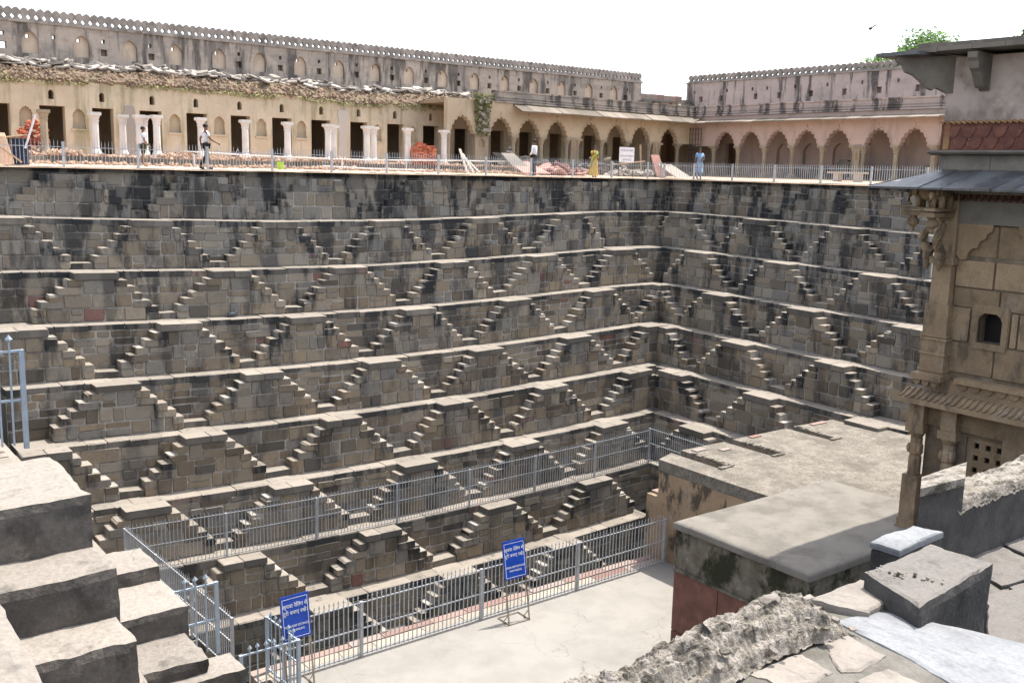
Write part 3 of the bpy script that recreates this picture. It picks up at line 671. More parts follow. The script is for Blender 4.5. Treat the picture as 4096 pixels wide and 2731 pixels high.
TA = arcade('arcade', 'ochre plaster arcade of cusped arches with rubble inside, left of the courtyard corner', fa(YF), 'A', 27.08, 44.2, 28.4, archA, .70, .08, 1.66, 2.54, 3.3,
            [31.18, 33.0, 34.72, 35.45, 37.18, 39.05, 40.78, 41.5, 43.08], [(27.08, 27.24), (28.72, 29.52), (34.9, 35.27), (40.95, 41.33)], 'wall_ochre', 2.5, (37, YF, 0), bd)
archB = [38.59, 36.8, 34.93, 33.1, 31.19, 28.9, 26.99, 25.05, 23.1]
bdB = [(c-1.6, .42, .62, 1.35, 1.78, 'point', .22) for c in (38.0, 36.2, 34.3, 32.5, 30.6, 28.3)]+[(40.2, .4, .0, 1.8, 1.82, 'rect', 0)]
TB = arcade('arcade', 'pink plaster arcade of scalloped arches on slim columns, right of the courtyard corner', fb(XF), 'B', 22, 41.0, 22, archB, .735, -.1, 1.56, 2.40, 3.3,
            [39.5, 37.7, 35.87, 34.02, 32.15, 30.25, 29.75, 27.95, 26.02, 24.08], [(29.85, 30.15)], 'wall_pink', 2.4, (XF, 32, 0), bdB)
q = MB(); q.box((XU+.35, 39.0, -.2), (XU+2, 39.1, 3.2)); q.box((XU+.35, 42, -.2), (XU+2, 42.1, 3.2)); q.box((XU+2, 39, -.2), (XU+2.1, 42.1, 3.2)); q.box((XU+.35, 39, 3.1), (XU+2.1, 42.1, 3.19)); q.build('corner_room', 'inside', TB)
# broken masonry stub where the ruined gallery meets the arcade
q = MB()
NB = 9
for i in range(60):
    z = 1.75+1.5*R.random(); uu = 29.12+rn(-.26, .30); yy = 41.0-rn(-.05, .06)
    s = rn(.07, .15); q.obox((uu, yy, z), (s, rn(-.03, .03), rn(-.04, .04)), (0, s*.8, 0), (rn(-.03, .03), 0, s*rn(.35, .6)))
q.build('broken_masonry', 'slab', TA, fix=False)['kind'] = 'stuff'
q = MB()
for i in range(1500):
    z = 3.5-1.9*R.random()**1.6; c = Vector((29.1+rn(-.55, .5)*(.4+.25*z/1.2), 40.95-rn(0, .12), z+rn(-.1, .15)))
    s = rn(.02, .06); a = Vector((rn(-1, 1), rn(-1, 1), rn(-1, .5))).normalized()*s; b = a.orthogonal().normalized()*s*.8
    q.add([c-a, c+b, c+a, c-b], [(0, 1, 2, 3)])
q.build('moss_growth', 'moss', TA, fix=False)['kind'] = 'stuff'
def roofline(T, fn, u0, u1, step, m, e0, ze=3.21):
    # low roof parapet, mouldings, sloping eave slabs
    q = MB(); q.prism([(u0, 3.24), (u1, 3.24), (u1, 3.80), (u0, 3.80)], fn, -.34, -.02); q.build('roof_parapet', m, T)
    for (za, zb_, dd) in ((3.24, 3.32, .09), (3.36, 3.41, .05), (3.5, 3.54, .03), (3.76, 3.83, .03)):
        q = MB(); q.prism([(u0, za), (u1, za), (u1, zb_), (u0, zb_)], fn, -.36, dd); q.build('moulding', m, T)
    u = e0[0]
    while u < e0[1]-.1:
        v = min(e0[1], u+rn(.5, .85)); dz = rn(-.015, .015); ex = rn(-.03, .03)
        q = MB()
        pts = []
        for uu in (u+.006, v-.006):
            pts += [fn(uu, ze+dz, .0), fn(uu, 2.86+dz, .80+ex), fn(uu, 2.81+dz, .80+ex), fn(uu, ze-.06+dz, .0)]
        q.add(pts, [(0, 1, 2, 3), (7, 6, 5, 4), (0, 4, 5, 1), (1, 5, 6, 2), (2, 6, 7, 3), (3, 7, 4, 0)]); q.build('eave_slab', 'eave', T)
        u = v
roofline(TA, fa(YF), 29.9, 44.5, .6, 'parapet', (31.0, 43.5))
roofline(TB, fb(XF), 22, 40.9, .6, 'parapet_pink', (22.0, 40.3), 3.03)
q = MB(); q.box((XF+.3, 22, 3.2), (XU+.3, 47, 3.42)); q.build('roof_deck', 'parapet_pink', TB)
q = MB()
q.add([(43.5, 40.2, 2.84), (44.2, 40.98, 3.2), (43.4, 40.98, 3.2), (43.4, 40.2, 2.84)], [(0, 1, 2, 3)]); q.add([(43.5, 40.2, 2.84), (44.18, 40.98, 3.2), (44.18, 40.3, 3.2), (43.4, 40.3, 2.86)], [(0, 1, 2, 3)])
q.build('eave_corner', 'eave', TA)
# small red-roofed structure in the gap behind the corner
RS = thing('rear_room', 'low flat-roofed pink room in the gap between the two parapets', 'building', (48.5, 47.6, 3.3))
q = MB(); facade(q, [(44.8, 3.2), (49.5, 3.2), (49.5, 4.5), (44.8, 4.5)], [arch_loop(46.2, .3, 3.6, 4.0, 4.02, 'rect'), arch_loop(48.3, .3, 3.6, 4.0, 4.02, 'rect')], fa(47.4), 0, .3); q.box((44.8, 47.75, 3.2), (49.5, 50, 4.5)); q.build('wall', 'parapet_pink', RS)
q = MB(); q.box((44.4, 46.9, 4.5), (50.2, 50.3, 4.6)); q.build('roof_slab', 'slate', RS)
for i in range(9):
    q = MB(); q.box((44.7+i*.56, 47.3, 4.6), (45.24+i*.56, 47.6, 4.96+rn(-.02, .02))); q.build('parapet_block', 'pink_stone', RS)
ST = thing('roof_steps', 'dark stone roof steps at the right end of the niched parapet', 'steps', (44, 44.7, 3.4))
for i in range(3): q = MB(); q.box((42.9+i*.32, 44.5, 3.4), (43.22+i*.32+.9-.3*i, 44.95, 3.75+.27*i)); q.build('step', 'tower_dark', ST)
ST = thing('roof_steps', 'dark stone roof steps at the left end of the pink parapet', 'steps', (46, 43.6, 3.4))
for i in range(4): q = MB(); q.box((46.05, 42.6+i*.32, 3.42), (46.55, 42.92+i*.32, 3.62+.26*i)); q.build('step', 'tower_dark', ST)
# metal lattice at the corner
LT = thing('lattice_gate', 'rusty metal lattice closing the courtyard corner beside the pink arcade', 'gate', (43.9, 40.55, -.1))
for i in range(5): q = MB(); q.bar((43.9, 40.1+.22*i, -.1), (43.9, 40.1+.22*i, 2.62), .03); q.build('upright', 'dark_metal', LT)
for i in range(9): q = MB(); q.bar((43.88, 40.08, .2+.29*i), (43.88, 41.0, .2+.29*i), .025); q.build('crossbar', 'dark_metal', LT)

# ------------------------------------------------------------------ new white columns standing in front of the ruin
cp = [(.17, 0), (.17, .12), (.2, .15), (.13, .30), (.125, .38), (.118, 1.32), (.135, 1.34), (.135, 1.38), (.12, 1.40), (.15, 1.50), (.185, 1.58), (.19, 1.68)]
def newcol(x, y, z0, h, label, m='new_column', rot=0):
    T = thing('stone_column', label, 'column', (x, y, z0), 'free-standing new stone columns')
    q = MB(); q.box((x-.19, y-.19, z0), (x+.19, y+.19, z0+.13)); q.lathe([(.21, .13), (.2, .17), (.145, .30)], (x, y, z0), 8, pi/8); q.build('base', m, T)
    q = MB(); q.lathe([(.145, .30), (.137, .40), (.132, h-.40), (.134, h-.36)], (x, y, z0), 8, pi/8); q.build('shaft', m, T)
    q = MB(); q.lathe([(.134, h-.36), (.155, h-.35), (.155, h-.31), (.138, h-.30), (.165, h-.2), (.21, h-.1)], (x, y, z0), 8, pi/8); q.box((x-.2, y-.2, z0+h-.12), (x+.2, y+.2, z0+h)); q.build('capital', m, T)
CL = [(9.04, 40.9, 'stained brownish column nearest the collapsed brick pile', 'column_stone'), (10.86, 40.9, 'white column before the second doorway from the brick pile', 'new_column'), (12.18, 41.9, 'white column set back behind the boy in shorts', 'new_column'),
      (12.62, 41.2, 'white column, left one of the tight group of three', 'new_column'), (12.9, 41.5, 'white column, middle one of the tight group of three', 'new_column'), (13.14, 40.7, 'white column, right one of the tight group of three', 'new_column'), (14.99, 40.9, 'white column directly behind the walking man', 'new_column'),
      (16.88, 40.9, 'white column left of the lime bucket, before the bent railing', 'new_column'), (18.78, 40.9, 'white column standing just right of the lime bucket', 'new_column'), (20.71, 40.9, 'white column left of the tall plaster scar', 'new_column'), (21.49, 41.9, 'white column set back beside the tall plaster scar', 'new_column'),
      (22.59, 40.8, 'white column, left one of the close pair before the bricks', 'new_column'), (23.17, 41.2, 'white column, right one of the close pair before the bricks', 'new_column'), (24.72, 40.75, 'white column touching the left side of the red brick stack', 'new_column'), (26.83, 40.9, 'white column right of the red brick stack', 'new_column')]
for x, y, lb, m in CL: newcol(x, y, .08, 1.68, lb, m)

# ------------------------------------------------------------------ railings
def picket_mesh(h, wd, spear, m):
    q = MB(); q.box((-wd/2, -wd/2, 0), (wd/2, wd/2, h))
    a = wd*spear; q.add([(0, 0, h-.005), (a, 0, h+.05), (0, a*.5, h+.05), (-a, 0, h+.05), (0, -a*.5, h+.05), (0, 0, h+.14)], [(0, 2, 1), (0, 3, 2), (0, 4, 3), (0, 1, 4), (5, 1, 2), (5, 2, 3), (5, 3, 4), (5, 4, 1)])
    me = q.mesh('picket', Vector(), False); me.materials.append(MATS[m]); return me
def railing(label, pts, h, rails, space, wd, m='steel', post_w=.06, post_every=2.5, over=.12, singles=True, group='steel railings', posts=None, spear=1.3, bend=None, name='railing'):
    pts = [Vector(p) for p in pts]
    T = thing(name, label, 'railing', pts[0], group)
    L = [0]
    for a, b in zip(pts, pts[1:]): L.append(L[-1]+(b-a).length)
    def at(s):
        for i in range(len(pts)-1):
            if s <= L[i+1]+1e-6: t = (s-L[i])/(L[i+1]-L[i]); return pts[i].lerp(pts[i+1], t)
        return pts[-1]
    tot = L[-1]
    ps = posts if posts else [tot*i/max(1, round(tot/post_every)) for i in range(max(1, round(tot/post_every))+1)]
    q = MB(); q.box((-post_w/2, -post_w/2, -.05), (post_w/2, post_w/2, h)); pm = q.mesh('post', Vector(), False); pm.materials.append(MATS[m])
    for s in ps: addobj('post', pm, None, T, loc=at(s))
    for r in rails:
        for a, b in zip(ps, ps[1:]):
            q = MB(); n = max(1, int((b-a)/1.3))
            for i in range(n):
                q.bar(at(a+(b-a)*i/n)+Vector((0, 0, r)), at(a+(b-a)*(i+1)/n)+Vector((0, 0, r)), wd*1.25, wd*1.25)
            q.build('rail', m, T, fix=False)
    me = picket_mesh(h+over-.14, wd, spear, m); n = int(tot/space); q = MB()
    for i in range(1, n):
        s = tot*i/n
        if min(abs(s-p) for p in ps) < post_w*.7: continue
        p = at(s)
        if singles:
            o = addobj('picket', me, None, T, loc=p+Vector((0, 0, .03))); o.rotation_euler = (rn(-.006, .006), rn(-.006, .006), 0)
        else:
            tl = (0, 0, 0)
            if bend and bend[0] < s < bend[1]: tl = (rn(-.25, .25), rn(-.2, .2), -rn(0, .15))
            b_ = p+Vector((0, 0, .03)); t_ = p+Vector((tl[0]*.4, tl[1]*.4, h+over-.06+tl[2])); mid = p+Vector((0, 0, rails[0]))
            q.bar(b_, mid, wd); q.bar(mid, t_, wd*.9); q.bar(t_, t_+Vector((tl[0]*.1, 0, .06)), wd*.5)
    if not singles: q.build('picket_row', m, T, fix=False)['kind'] = 'stuff'
    return T
rail_pts = [(5.2+i*1.5, 36.72, -.28) for i in range(22)]
postA = [8.68, 11.16, 13.68, 16.22, 18.74, 21.28, 23.82, 26.34, 28.88, 31.41, 33.94, 36.4]
railing('thin grey spiked railing along the left courtyard rim, partly bent', [(5.2, 36.72, -.24), (37.4, 36.72, -.29)], .80, (.62,), .118, .016, posts=[0.02, 1.1]+[p-5.2 for p in postA]+[32.15], singles=False, over=.05, post_w=.075, bend=(9.3, 11.2))
railing('thin grey spiked railing along the right courtyard rim below the pink arcade', [(37.72, 36.9, -.31), (37.72, 20.5, -.33)], .80, (.68,), .112, .016, posts=[.02, 2.1, 4.55, 7.06, 9.57, 12.08, 14.6, 16.3], singles=False, over=.05, post_w=.075)
z7 = Z[7]
ptsA = [(7.9+i*1.065, 28.62, z7+sag_a(7.9+i*1.065)) for i in range(21)]
railing('long steel railing on the seventh ledge, running across the well to the inner corner', ptsA, 1.42, (1.40, .78, .06), .118, .017, singles=False, post_w=.06, post_every=3.05)
railing('short steel railing going right from the inner corner post on the seventh ledge', [(29.2, 28.62, z7+.1), (29.2, 22.0, z7+.05)], 1.42, (1.40, .78, .06), .118, .017, singles=False, post_w=.06, post_every=3.3)
railing('steel railing running along the left end of the seventh ledge toward the blue sign', [(7.9, 28.62, z7+.08), (8.3, 21.5, z7)], 1.42, (1.40, .78, .06), .118, .022, singles=False, post_w=.06, post_every=2.4)
NF = railing('near steel railing in front of the two blue signs, on the pale platform', [(9.15, 20.52, z7), (21.9, 20.58, z7)], 1.45, (1.42, .74, .07), .131, .021, m='steel', posts=[0.02, 2.06, 5.7, 9.15, 12.72], post_w=.075, over=.16, spear=1.2)
railing('bluish gate panel at the left end of the near railing, beside the first sign', [(7.75, 19.62, z7), (9.1, 19.6, z7)], 1.42, (1.40, .10), .19, .026, m='steel_blue', post_w=.075, over=.17, spear=2.2)
railing('bluish side panel joining the gate panel to the near railing', [(9.1, 19.62, z7), (9.0, 21.1, z7)], 1.42, (1.40, .85, .10), .19, .026, m='steel_blue', post_w=.075, over=.17, spear=2.2)
railing('bluish gate panel across the sixth ledge with spear heads, beside the near steps', [(6.3, 19.5, Z[6]), (7.2, 19.5, Z[6])], 1.55, (1.52, .72), .18, .03, m='steel_blue', post_w=.075, over=.2, spear=2.2)
railing('bluish spear-headed gate panel at the left edge above the near steps', [(2.3, 19.4, Z[3]+.05), (3.7, 19.4, Z[3]+.05)], 1.78, (1.76, .86), .19, .032, m='steel_blue', post_w=.085, over=.26, spear=2.2)

# ------------------------------------------------------------------ left side of the well, near steps under the camera
def worn_block(name, quad, z0, z1, m, parent, jit=.012, r=.03, seed=0., den=16):
    # block over a four-cornered plan, finely divided, with rounded, nibbled arrises and an uneven skin
    q4 = [Vector((x, y)) for x, y in quad]
    wx = max((q4[1]-q4[0]).length, (q4[2]-q4[3]).length); wy = max((q4[3]-q4[0]).length, (q4[2]-q4[1]).length); wz = z1-z0
    nx, ny, nz = (max(3, min(26, int(v*den))) for v in (wx, wy, wz)); bm = bmesh.new(); V = {}
    def vert(i, j, k):
        if (i, j, k) in V: return V[(i, j, k)]
        a, b, c = i/nx, j/ny, k/nz
        p = q4[0].lerp(q4[1], a).lerp(q4[3].lerp(q4[2], a), b); P = Vector((p.x, p.y, z0+wz*c))
        ds = [min(a, 1-a)*wx, min(b, 1-b)*wy, min(c, 1-c)*wz]; near = sum(1 for d_ in ds if d_ < 1e-6)
        cen = (q4[0]+q4[1]+q4[2]+q4[3])/4
        chip = r*(.6+1.3*max(0, fbm(P.x*4+seed, P.y*4+P.z*3, 8)))
        if near >= 2:
            inw = Vector((cen.x-P.x, cen.y-P.y, 0)).normalized()*chip*.7
            if ds[2] < 1e-6: inw.z = -chip*.55 if c > .5 else chip*.5
            P += inw
        P += Vector((fbm(P.y*5+seed, P.z*5, 1), fbm(P.x*5+seed, P.z*5, 2), fbm(P.x*4+seed, P.y*4, 3)*.8))*jit*1.6+Vector((fbm(P.y*17, P.z*17, 4), fbm(P.x*17, P.z*17, 5), fbm(P.x*17, P.y*17, 6)))*.006
        V[(i, j, k)] = bm.verts.new(P); return V[(i, j, k)]
    for i in range(nx):
        for j in range(ny):
            for k in (0, nz): bm.faces.new((vert(i, j, k), vert(i+1, j, k), vert(i+1, j+1, k), vert(i, j+1, k)))
    for i in range(nx):
        for k in range(nz):
            for j in (0, ny): bm.faces.new((vert(i, j, k), vert(i+1, j, k), vert(i+1, j, k+1), vert(i, j, k+1)))
    for j in range(ny):
        for k in range(nz):
            for i in (0, nx): bm.faces.new((vert(i, j, k), vert(i, j+1, k), vert(i, j+1, k+1), vert(i, j, k+1)))
    bmesh.ops.recalc_face_normals(bm, faces=bm.faces); bmesh.ops.translate(bm, verts=bm.verts, vec=-ORG[parent.name])
    me = bpy.data.meshes.new(name); bm.to_mesh(me); bm.free(); return addobj(name, me, m, parent)
def rough_block(name, a, b, m, parent, jit=.012, bev=.03):
    (x0, y0, z0), (x1, y1, z1) = a, b
    return worn_block(name, [(x0, y0), (x1, y0), (x1, y1), (x0, y1)], z0, z1, m, parent, jit*.75, bev, x0*3+y0*7)
NS = thing('near_steps', 'large worn stone steps close to the viewer at the lower left, upper flight', 'stone steps', (1.2, 6, -3.6))
for (x0, x1, y0, y1, zt_, h, j) in ((.2, 1.62, 6.55, 7.62, -2.13, .6, .01), (.4, 1.66, 6.12, 7.2, -2.49, .6, .016), (.5, 1.64, 5.74, 6.7, -2.80, .6, .022), (.5, 1.70, 5.3, 6.2, -3.10, .6, .02), (.5, 1.72, 4.8, 5.8, -3.38, .6, .02), (.5, 2.0, 3.5, 5.3, -3.62, .5, .02)):
    rough_block('step', (x0, y0, zt_-h), (x1, y1, zt_), 'near_step', NS, j, .03)
NL = thing('near_ledge', 'pale worn ledge slab at the bottom left corner, closest to the viewer', 'stone ledge', (0, 4, -2.4), kind='thing')
rough_block('slab', (-1.2, 1.0, -2.35), (.78, 3.84, -1.99), 'near_step', NL, .012, .03)
rough_block('slab', (-1.2, 3.845, -2.35), (.77, 6.0, -1.985), 'near_step', NL, .012, .03)
N2 = thing('near_steps', 'worn stone steps at the lower left, second flight going down beside the gate panel', 'stone steps', (2.2, 8, -4.6))
for (x0, x1, y0, y1, zt_, h, j) in ((1.55, 2.72, 8.75, 9.3, -3.62, .5, .008), (1.55, 2.74, 8.08, 8.98, -3.76, .5, .01), (1.55, 2.70, 7.52, 8.35, -3.99, .5, .02), (1.55, 2.98, 7.42, 7.75, -4.12, .4, .02), (1.55, 2.80, 6.9, 7.7, -4.32, .5, .02), (1.55, 2.9, 6.2, 7.0, -4.6, .5, .02), (1.6, 3.2, 5.0, 6.4, -4.85, .4, .02)):
    rough_block('step', (x0, y0, zt_-h), (x1, y1, zt_), 'near_step', N2, j, .025)
for k, (xa, ya, yb) in {3: (2.2, 15.5, 30), 4: (3.4, 15.5, 30), 5: (4.5, 17.5, 31), 6: (5.65, 17.5, 30.5), 7: (6.8, 18, 29.5), 8: (7.9, 21.3, 29)}.items():
    T = thing('side_ledge', 'plain side ledge at the %s level on the left flank of the well' % ORD[k-1], 'stone ledge', (xa, (ya+yb)/2, Z[k]), 'left side ledges', kind='thing')
    y = ya
    while y < yb-.1:
        v = min(yb, y+rn(.6, 1.2)); q = MB(); q.box((xa-.2, y+.008, Z[k]-1.9), (xa+1.13-.01, v-.008, Z[k]+rn(-.012, .012)-.004)); q.build('coping_stone', 'ledge', T); y = v

# ------------------------------------------------------------------ pale platform with the signs
q = MB(); q.box((8.9, 9, -12.5), (22.4, 20.75, -12.0)); struct(q, 'platform_floor', 'concrete')
q = MB()
x = 8.6
PVG = thing('paving_strip', 'strip of pink and pebbled paving slabs outside the near railing', 'paving', (15, 21, -12), kind='thing')
while x < 22.3:
    v = min(22.3, x+rn(.9, 1.5)); q = MB(); q.box((x+.01, 20.76, -12.4), (v-.01, 21.06, -12.004+rn(-.004, .004))); q.build('paving_slab', 'pebble_dash' if x < 18 else 'pink_stone', PVG); x = v
x = 8.6
while x < 22.3:
    v = min(22.3, x+rn(.7, 1.6)); q = MB(); q.box((x+.012, 21.075, -12.3), (v-.012, 21.32+rn(-.03, .05), -11.985+rn(-.012, .012))); q.build('paving_slab', 'pink_stone', PVG); x = v
q = MB(); q.box((7.6, 9, -17), (22.3, 21.06, -12.42)); q.build('retaining_wall', 'stone', PVG)

# ------------------------------------------------------------------ blue signs
def text_mesh(body, size, name):
    cu = bpy.data.curves.new(name, 'FONT'); cu.body = body; cu.size = size; cu.align_x = 'CENTER'; cu.align_y = 'CENTER'; cu.extrude = .0006; cu.space_line = .95
    o = bpy.data.objects.new(name, cu); link(o)
    dg = bpy.context.evaluated_depsgraph_get(); dg.update()
    me = bpy.data.meshes.new_from_object(o.evaluated_get(dg)); col.objects.unlink(o); bpy.data.objects.remove(o); return me
# vowel sign i is typed before its consonant so the glyphs sit in reading order
HIN = ['\u0915\u0943\u092a\u092f\u093e \u0930\u0947\u093f\u0932\u0902\u0917 \u0938\u0947', '\u0926\u0942\u0930\u0940 \u092c\u0928\u093e\u090f \u0930\u0916\u0947\u0902\u0964']
ENG = ['PLEASE KEEP DISTANCE', 'FROM RAILING']
def place_text(lines, me_size, M, m, parent, mirror=False):
    for (txt, sz, zc, sx) in lines:
        me = text_mesh(txt, sz, 'lettering'); me.materials.clear(); me.materials.append(MATS[m])
        o = addobj('lettering', me, None, parent)
        o.matrix_basis = Matrix.Translation(-ORG[parent.name]) @ M @ Matrix.Translation((0, zc, 0)) @ Matrix.Diagonal(((-sx if mirror else sx), 1, 1, 1))
def blue_sign(x0, yf, label, lean=.32, rz=0.0):
    T = thing('warning_sign', label, 'sign', (x0, yf, z7), 'blue keep-distance signs')
    w_, hb, zb_ = .72, 1.03, 1.22
    Rz = Matrix.Translation((x0, yf, z7)) @ Matrix.Rotation(rz, 4, 'Z') @ Matrix.Rotation(-math.atan(lean/1.6), 4, 'X')
    def W(x, y, z): return Rz @ Vector((x, y, z))
    q = MB(); P = [W(x, y, z) for y in (-.012, .012) for x, z in ((-w_/2, zb_), (w_/2, zb_), (w_/2, zb_+hb), (-w_/2, zb_+hb))]
    q.add(P, [(0, 1, 2, 3), (7, 6, 5, 4), (0, 4, 5, 1), (1, 5, 6, 2), (2, 6, 7, 3), (3, 7, 4, 0)]); BD = q.build('board', 'sign_blue', T)
    q = MB()
    for (xa, za, xb, zc) in ((-.315, .045, .315, .045), (.315, .045, .315, .955), (.315, .955, -.315, .955), (-.315, .955, -.315, .045)):
        q.bar(W(xa, -.0135, zb_+za), W(xb, -.0135, zb_+zc), .010, .003, upv=(0, 1, 0))
    q.build('border', 'white_paint', BD)
    M = Rz @ Matrix.Translation((0, -.015, zb_+hb/2)) @ Matrix.Rotation(pi/2, 4, 'X')
    place_text([(HIN[0], .125, .27, .95), (HIN[1], .125, .11, .95), (ENG[0], .074, -.20, .80), (ENG[1], .074, -.30, .80)], 1, M, 'white_paint', BD)
    for sx in (-.335, .335):
        q = MB(); q.bar(W(sx, .02, .0), W(sx, .02, zb_+.8), .032); q.build('leg', 'stainless', T)
        q = MB(); a = W(sx, .02, .02); b = a+Matrix.Rotation(rz, 3, 'Z') @ Vector((0, .52, .0)); q.bar(a, b, .03); q.bar(W(sx, .02, .28), a.lerp(b, .5), .022); q.build('foot', 'stainless', T)
    q = MB(); a = W(-.335, .02, .02); b = W(.335, .02, .02); d_ = Matrix.Rotation(rz, 3, 'Z') @ Vector((0, .52, 0)); q.bar(a, b, .03); q.bar(a+d_, b+d_, .03); q.build('base_bar', 'stainless', T)
blue_sign(15.6, 19.78, 'blue warning sign on metal legs in the middle of the near railing', .30, -.03)
blue_sign(9.3, 19.88, 'blue warning sign partly behind the gate spikes at the left end', .25, .03)

# ------------------------------------------------------------------ court clutter
def board(name, c4, th, m, label, cat, group=None):
    c4 = [Vector(p) for p in c4]; n = (c4[1]-c4[0]).cross(c4[3]-c4[0]).normalized()*th
    q = MB(); q.add(c4+[p+n for p in c4], [(3, 2, 1, 0), (4, 5, 6, 7)]+[(i, (i+1) % 4, 4+(i+1) % 4, 4+i) for i in range(4)])
    return solo(q, name, m, label, cat, group)
board('stone_slab', [(29.25, 38.2, -.15), (30.25, 38.2, -.15), (29.5, 38.9, .72), (28.75, 38.9, .72)], .05, 'slab', 'pale stone slab propped up left of the man in the white shirt', 'slab', 'propped stone slabs')
board('stone_slab', [(29.4, 37.9, -.2), (31.0, 37.9, -.2), (30.3, 38.8, .35), (29.0, 38.8, .35)], .05, 'red_slab', 'reddish slab lying low beside the man in the white shirt', 'slab', 'propped stone slabs')
board('stone_slab', [(38.95, 38.6, -.25), (39.6, 38.6, -.25), (39.4, 39.0, .92), (38.8, 39.0, .92)], .06, 'red_slab', 'upright red slab leaning left of the dark corner archway', 'slab', 'propped stone slabs')
board('stone_slab', [(39.75, 37.9, -.28), (40.95, 37.9, -.28), (40.0, 38.6, .42), (38.95, 38.6, .42)], .05, 'slab', 'large pale slab lying tilted left of the woman in blue', 'slab', 'propped stone slabs')
for i, (x, lb) in enumerate(((26.35, 'white plank leaning at the left of the plank group near the arch'), (26.7, 'white plank leaning in the middle of the plank group near the arch'), (27.05, 'white plank leaning at the right of the plank group near the arch'))):
    board('plank', [(x, 38.3, -.2), (x+.13, 38.3, -.2), (x+.05-.2*i+.05, 38.9, .85-.2*i), (x-.08-.2*i+.05, 38.9, .85-.2*i)], .03, 'slab', lb, 'plank', 'white planks')
def pile(name, label, cat, pts, m, lo_, hi_, n, part='stone_slab', th=(.02, .05), loc=None):
    T = thing(name, label, cat, loc or pts[0]); 
    for i in range(n):
        (a, b) = pts; x = rn(a[0], b[0]); y = rn(a[1], b[1]); t = (x-a[0])/(b[0]-a[0]); hmax = (b[2])*(1-abs(2*t-1)**2.2)*(.5+.5*vnoise(x*2.3, y, 7)+.3)
        z = a[2]+rn(0, max(.05, hmax)); s = rn(lo_, hi_)
        q = MB(); slab_mesh(q, (x, y, z), s, s*rn(.5, .9), rn(*th), Euler((rn(-.5, .5), rn(-.5, .5), rn(0, 3.1)))); q.build(part, m, T, fix=False)
    return T
pile('stone_heap', 'grey heap of broken stones inside the second arch of the ochre arcade', 'rubble heap', ((29.9, 40.6, .1), (33.3, 42.6, 1.0)), 'slab', .12, .3, 90)
pile('stone_heap', 'grey heap of broken stones behind the woman in yellow', 'rubble heap', ((34.4, 39.9, -.05), (37.6, 41.8, .85)), 'slab', .12, .28, 70)
pile('stone_heap', 'low stack of flat stone pieces beneath the white notice board', 'rubble heap', ((36.2, 38.7, -.2), (39.6, 39.6, .55)), 'slab', .12, .3, 80)
pile('slab_stack', 'low stack of reddish slabs right of the man in the white shirt', 'slab stack', ((31.0, 38.4, -.2), (34.2, 39.4, .5)), 'red_slab', .25, .5, 36)
q = MB()
for i in range(3000):
    x = rn(5, 31); y = rn(40.2, 42.4) if R.random() < .75 else rn(39.0, 40.3)
    base = .09 if y > 40.25 else court_z(x, y); hp = max(0, .22*(vnoise(x*.9, y*.7, 31)+.35))*(1 if y > 40.1 else .3)
    s = rn(.02, .07); a = Vector((rn(-1, 1), rn(-1, 1), rn(-.5, .5))).normalized(); b = a.orthogonal().normalized(); d = a.cross(b)
    q.obox((x, y, base+rn(0, hp)+.01), a*s*rn(.8, 1.6), b*s, d*s*rn(.4, .8))
o = struct(q, 'debris', 'debris', fix=False, kind='stuff', label='broken brick and plaster debris strewn round the white columns'); o['category'] = 'debris'
# brick stacks
BS = thing('brick_stack', 'neat stack of red bricks between two white columns', 'brick stack', (25.4, 40.4, .08))
bm_ = MB(); bm_.box((-.115, -.055, -.036), (.115, .055, .036)); bme = bm_.mesh('brick', Vector(), False); bme.materials.append(MATS['brick'])
for r in range(14):
    n = 5 if r < 11 else (4, 2, 1)[r-11]
    for i in range(n):
        for dy in ((0, .12) if r in (13, 12, 11, 10) else (0,)):
            o = addobj('brick', bme, None, BS, loc=(24.86+.242*i+(.12 if n < 5 else 0)*(1 if n == 4 else 1.6)+(.05 if r % 2 else 0)+rn(-.02, .02), 40.28+dy+rn(-.03, .03), .12+.076*r)); o.rotation_euler = (0, rn(-.04, .04), rn(-.15, .15))
q = MB(); q.box((24.82, 40.34, .08), (25.95, 40.8, .82)); q.build('inner_bricks', 'brick', BS)
BS = thing('brick_pile', 'slumped pile of red bricks at the left behind the stained column', 'brick pile', (8.6, 42, .1))
for i in range(150):
    t = R.random(); x = 8.05+1.35*R.random(); hmax = 1.3*max(.1, 1-abs((x-8.9)/.85)**1.5)
    o = addobj('brick', bme, None, BS, loc=(x, 41.6+rn(0, .8), .12+hmax*R.random())); o.rotation_euler = (rn(-.6, .6), rn(-.6, .6), rn(0, 3))
# bucket, pipes, drum, bamboo frame, notice, bench, timber
q = MB(); q.lathe([(.11, 0), (.16, .3), (.17, .3), (.17, .28)], (17.35, 38.5, court_z(17.35, 38.5)-.02), 12); solo(q, 'bucket', 'bucket', 'lime green plastic bucket standing behind the left railing', 'bucket')
q = MB(); q.tube([(13.6, 39.0, .38), (16.3, 39, .29), (19, 39, .25), (21.7, 39, .24), (25, 39, .30), (29.1, 39, .36)], .035, 6)
for x in (14, 17.2, 20.4, 23.6, 27): q.bar((x, 39, -.2), (x, 39, .26), .05)
solo(q, 'pipe', 'new_column', 'long pale pipe raised on stubs behind the left railing', 'pipe')
q = MB(); q.tube([(19.1, 38.2, -.06), (21, 38.1, -.12), (24, 38.1, -.14)], .035, 6); solo(q, 'pipe', 'new_column', 'short pale pipe lying on the ground behind the left railing', 'pipe')
DR = thing('oil_drum', 'dark blue metal drum behind the railing at the far left', 'drum', (7.65, 38.3, -.2))
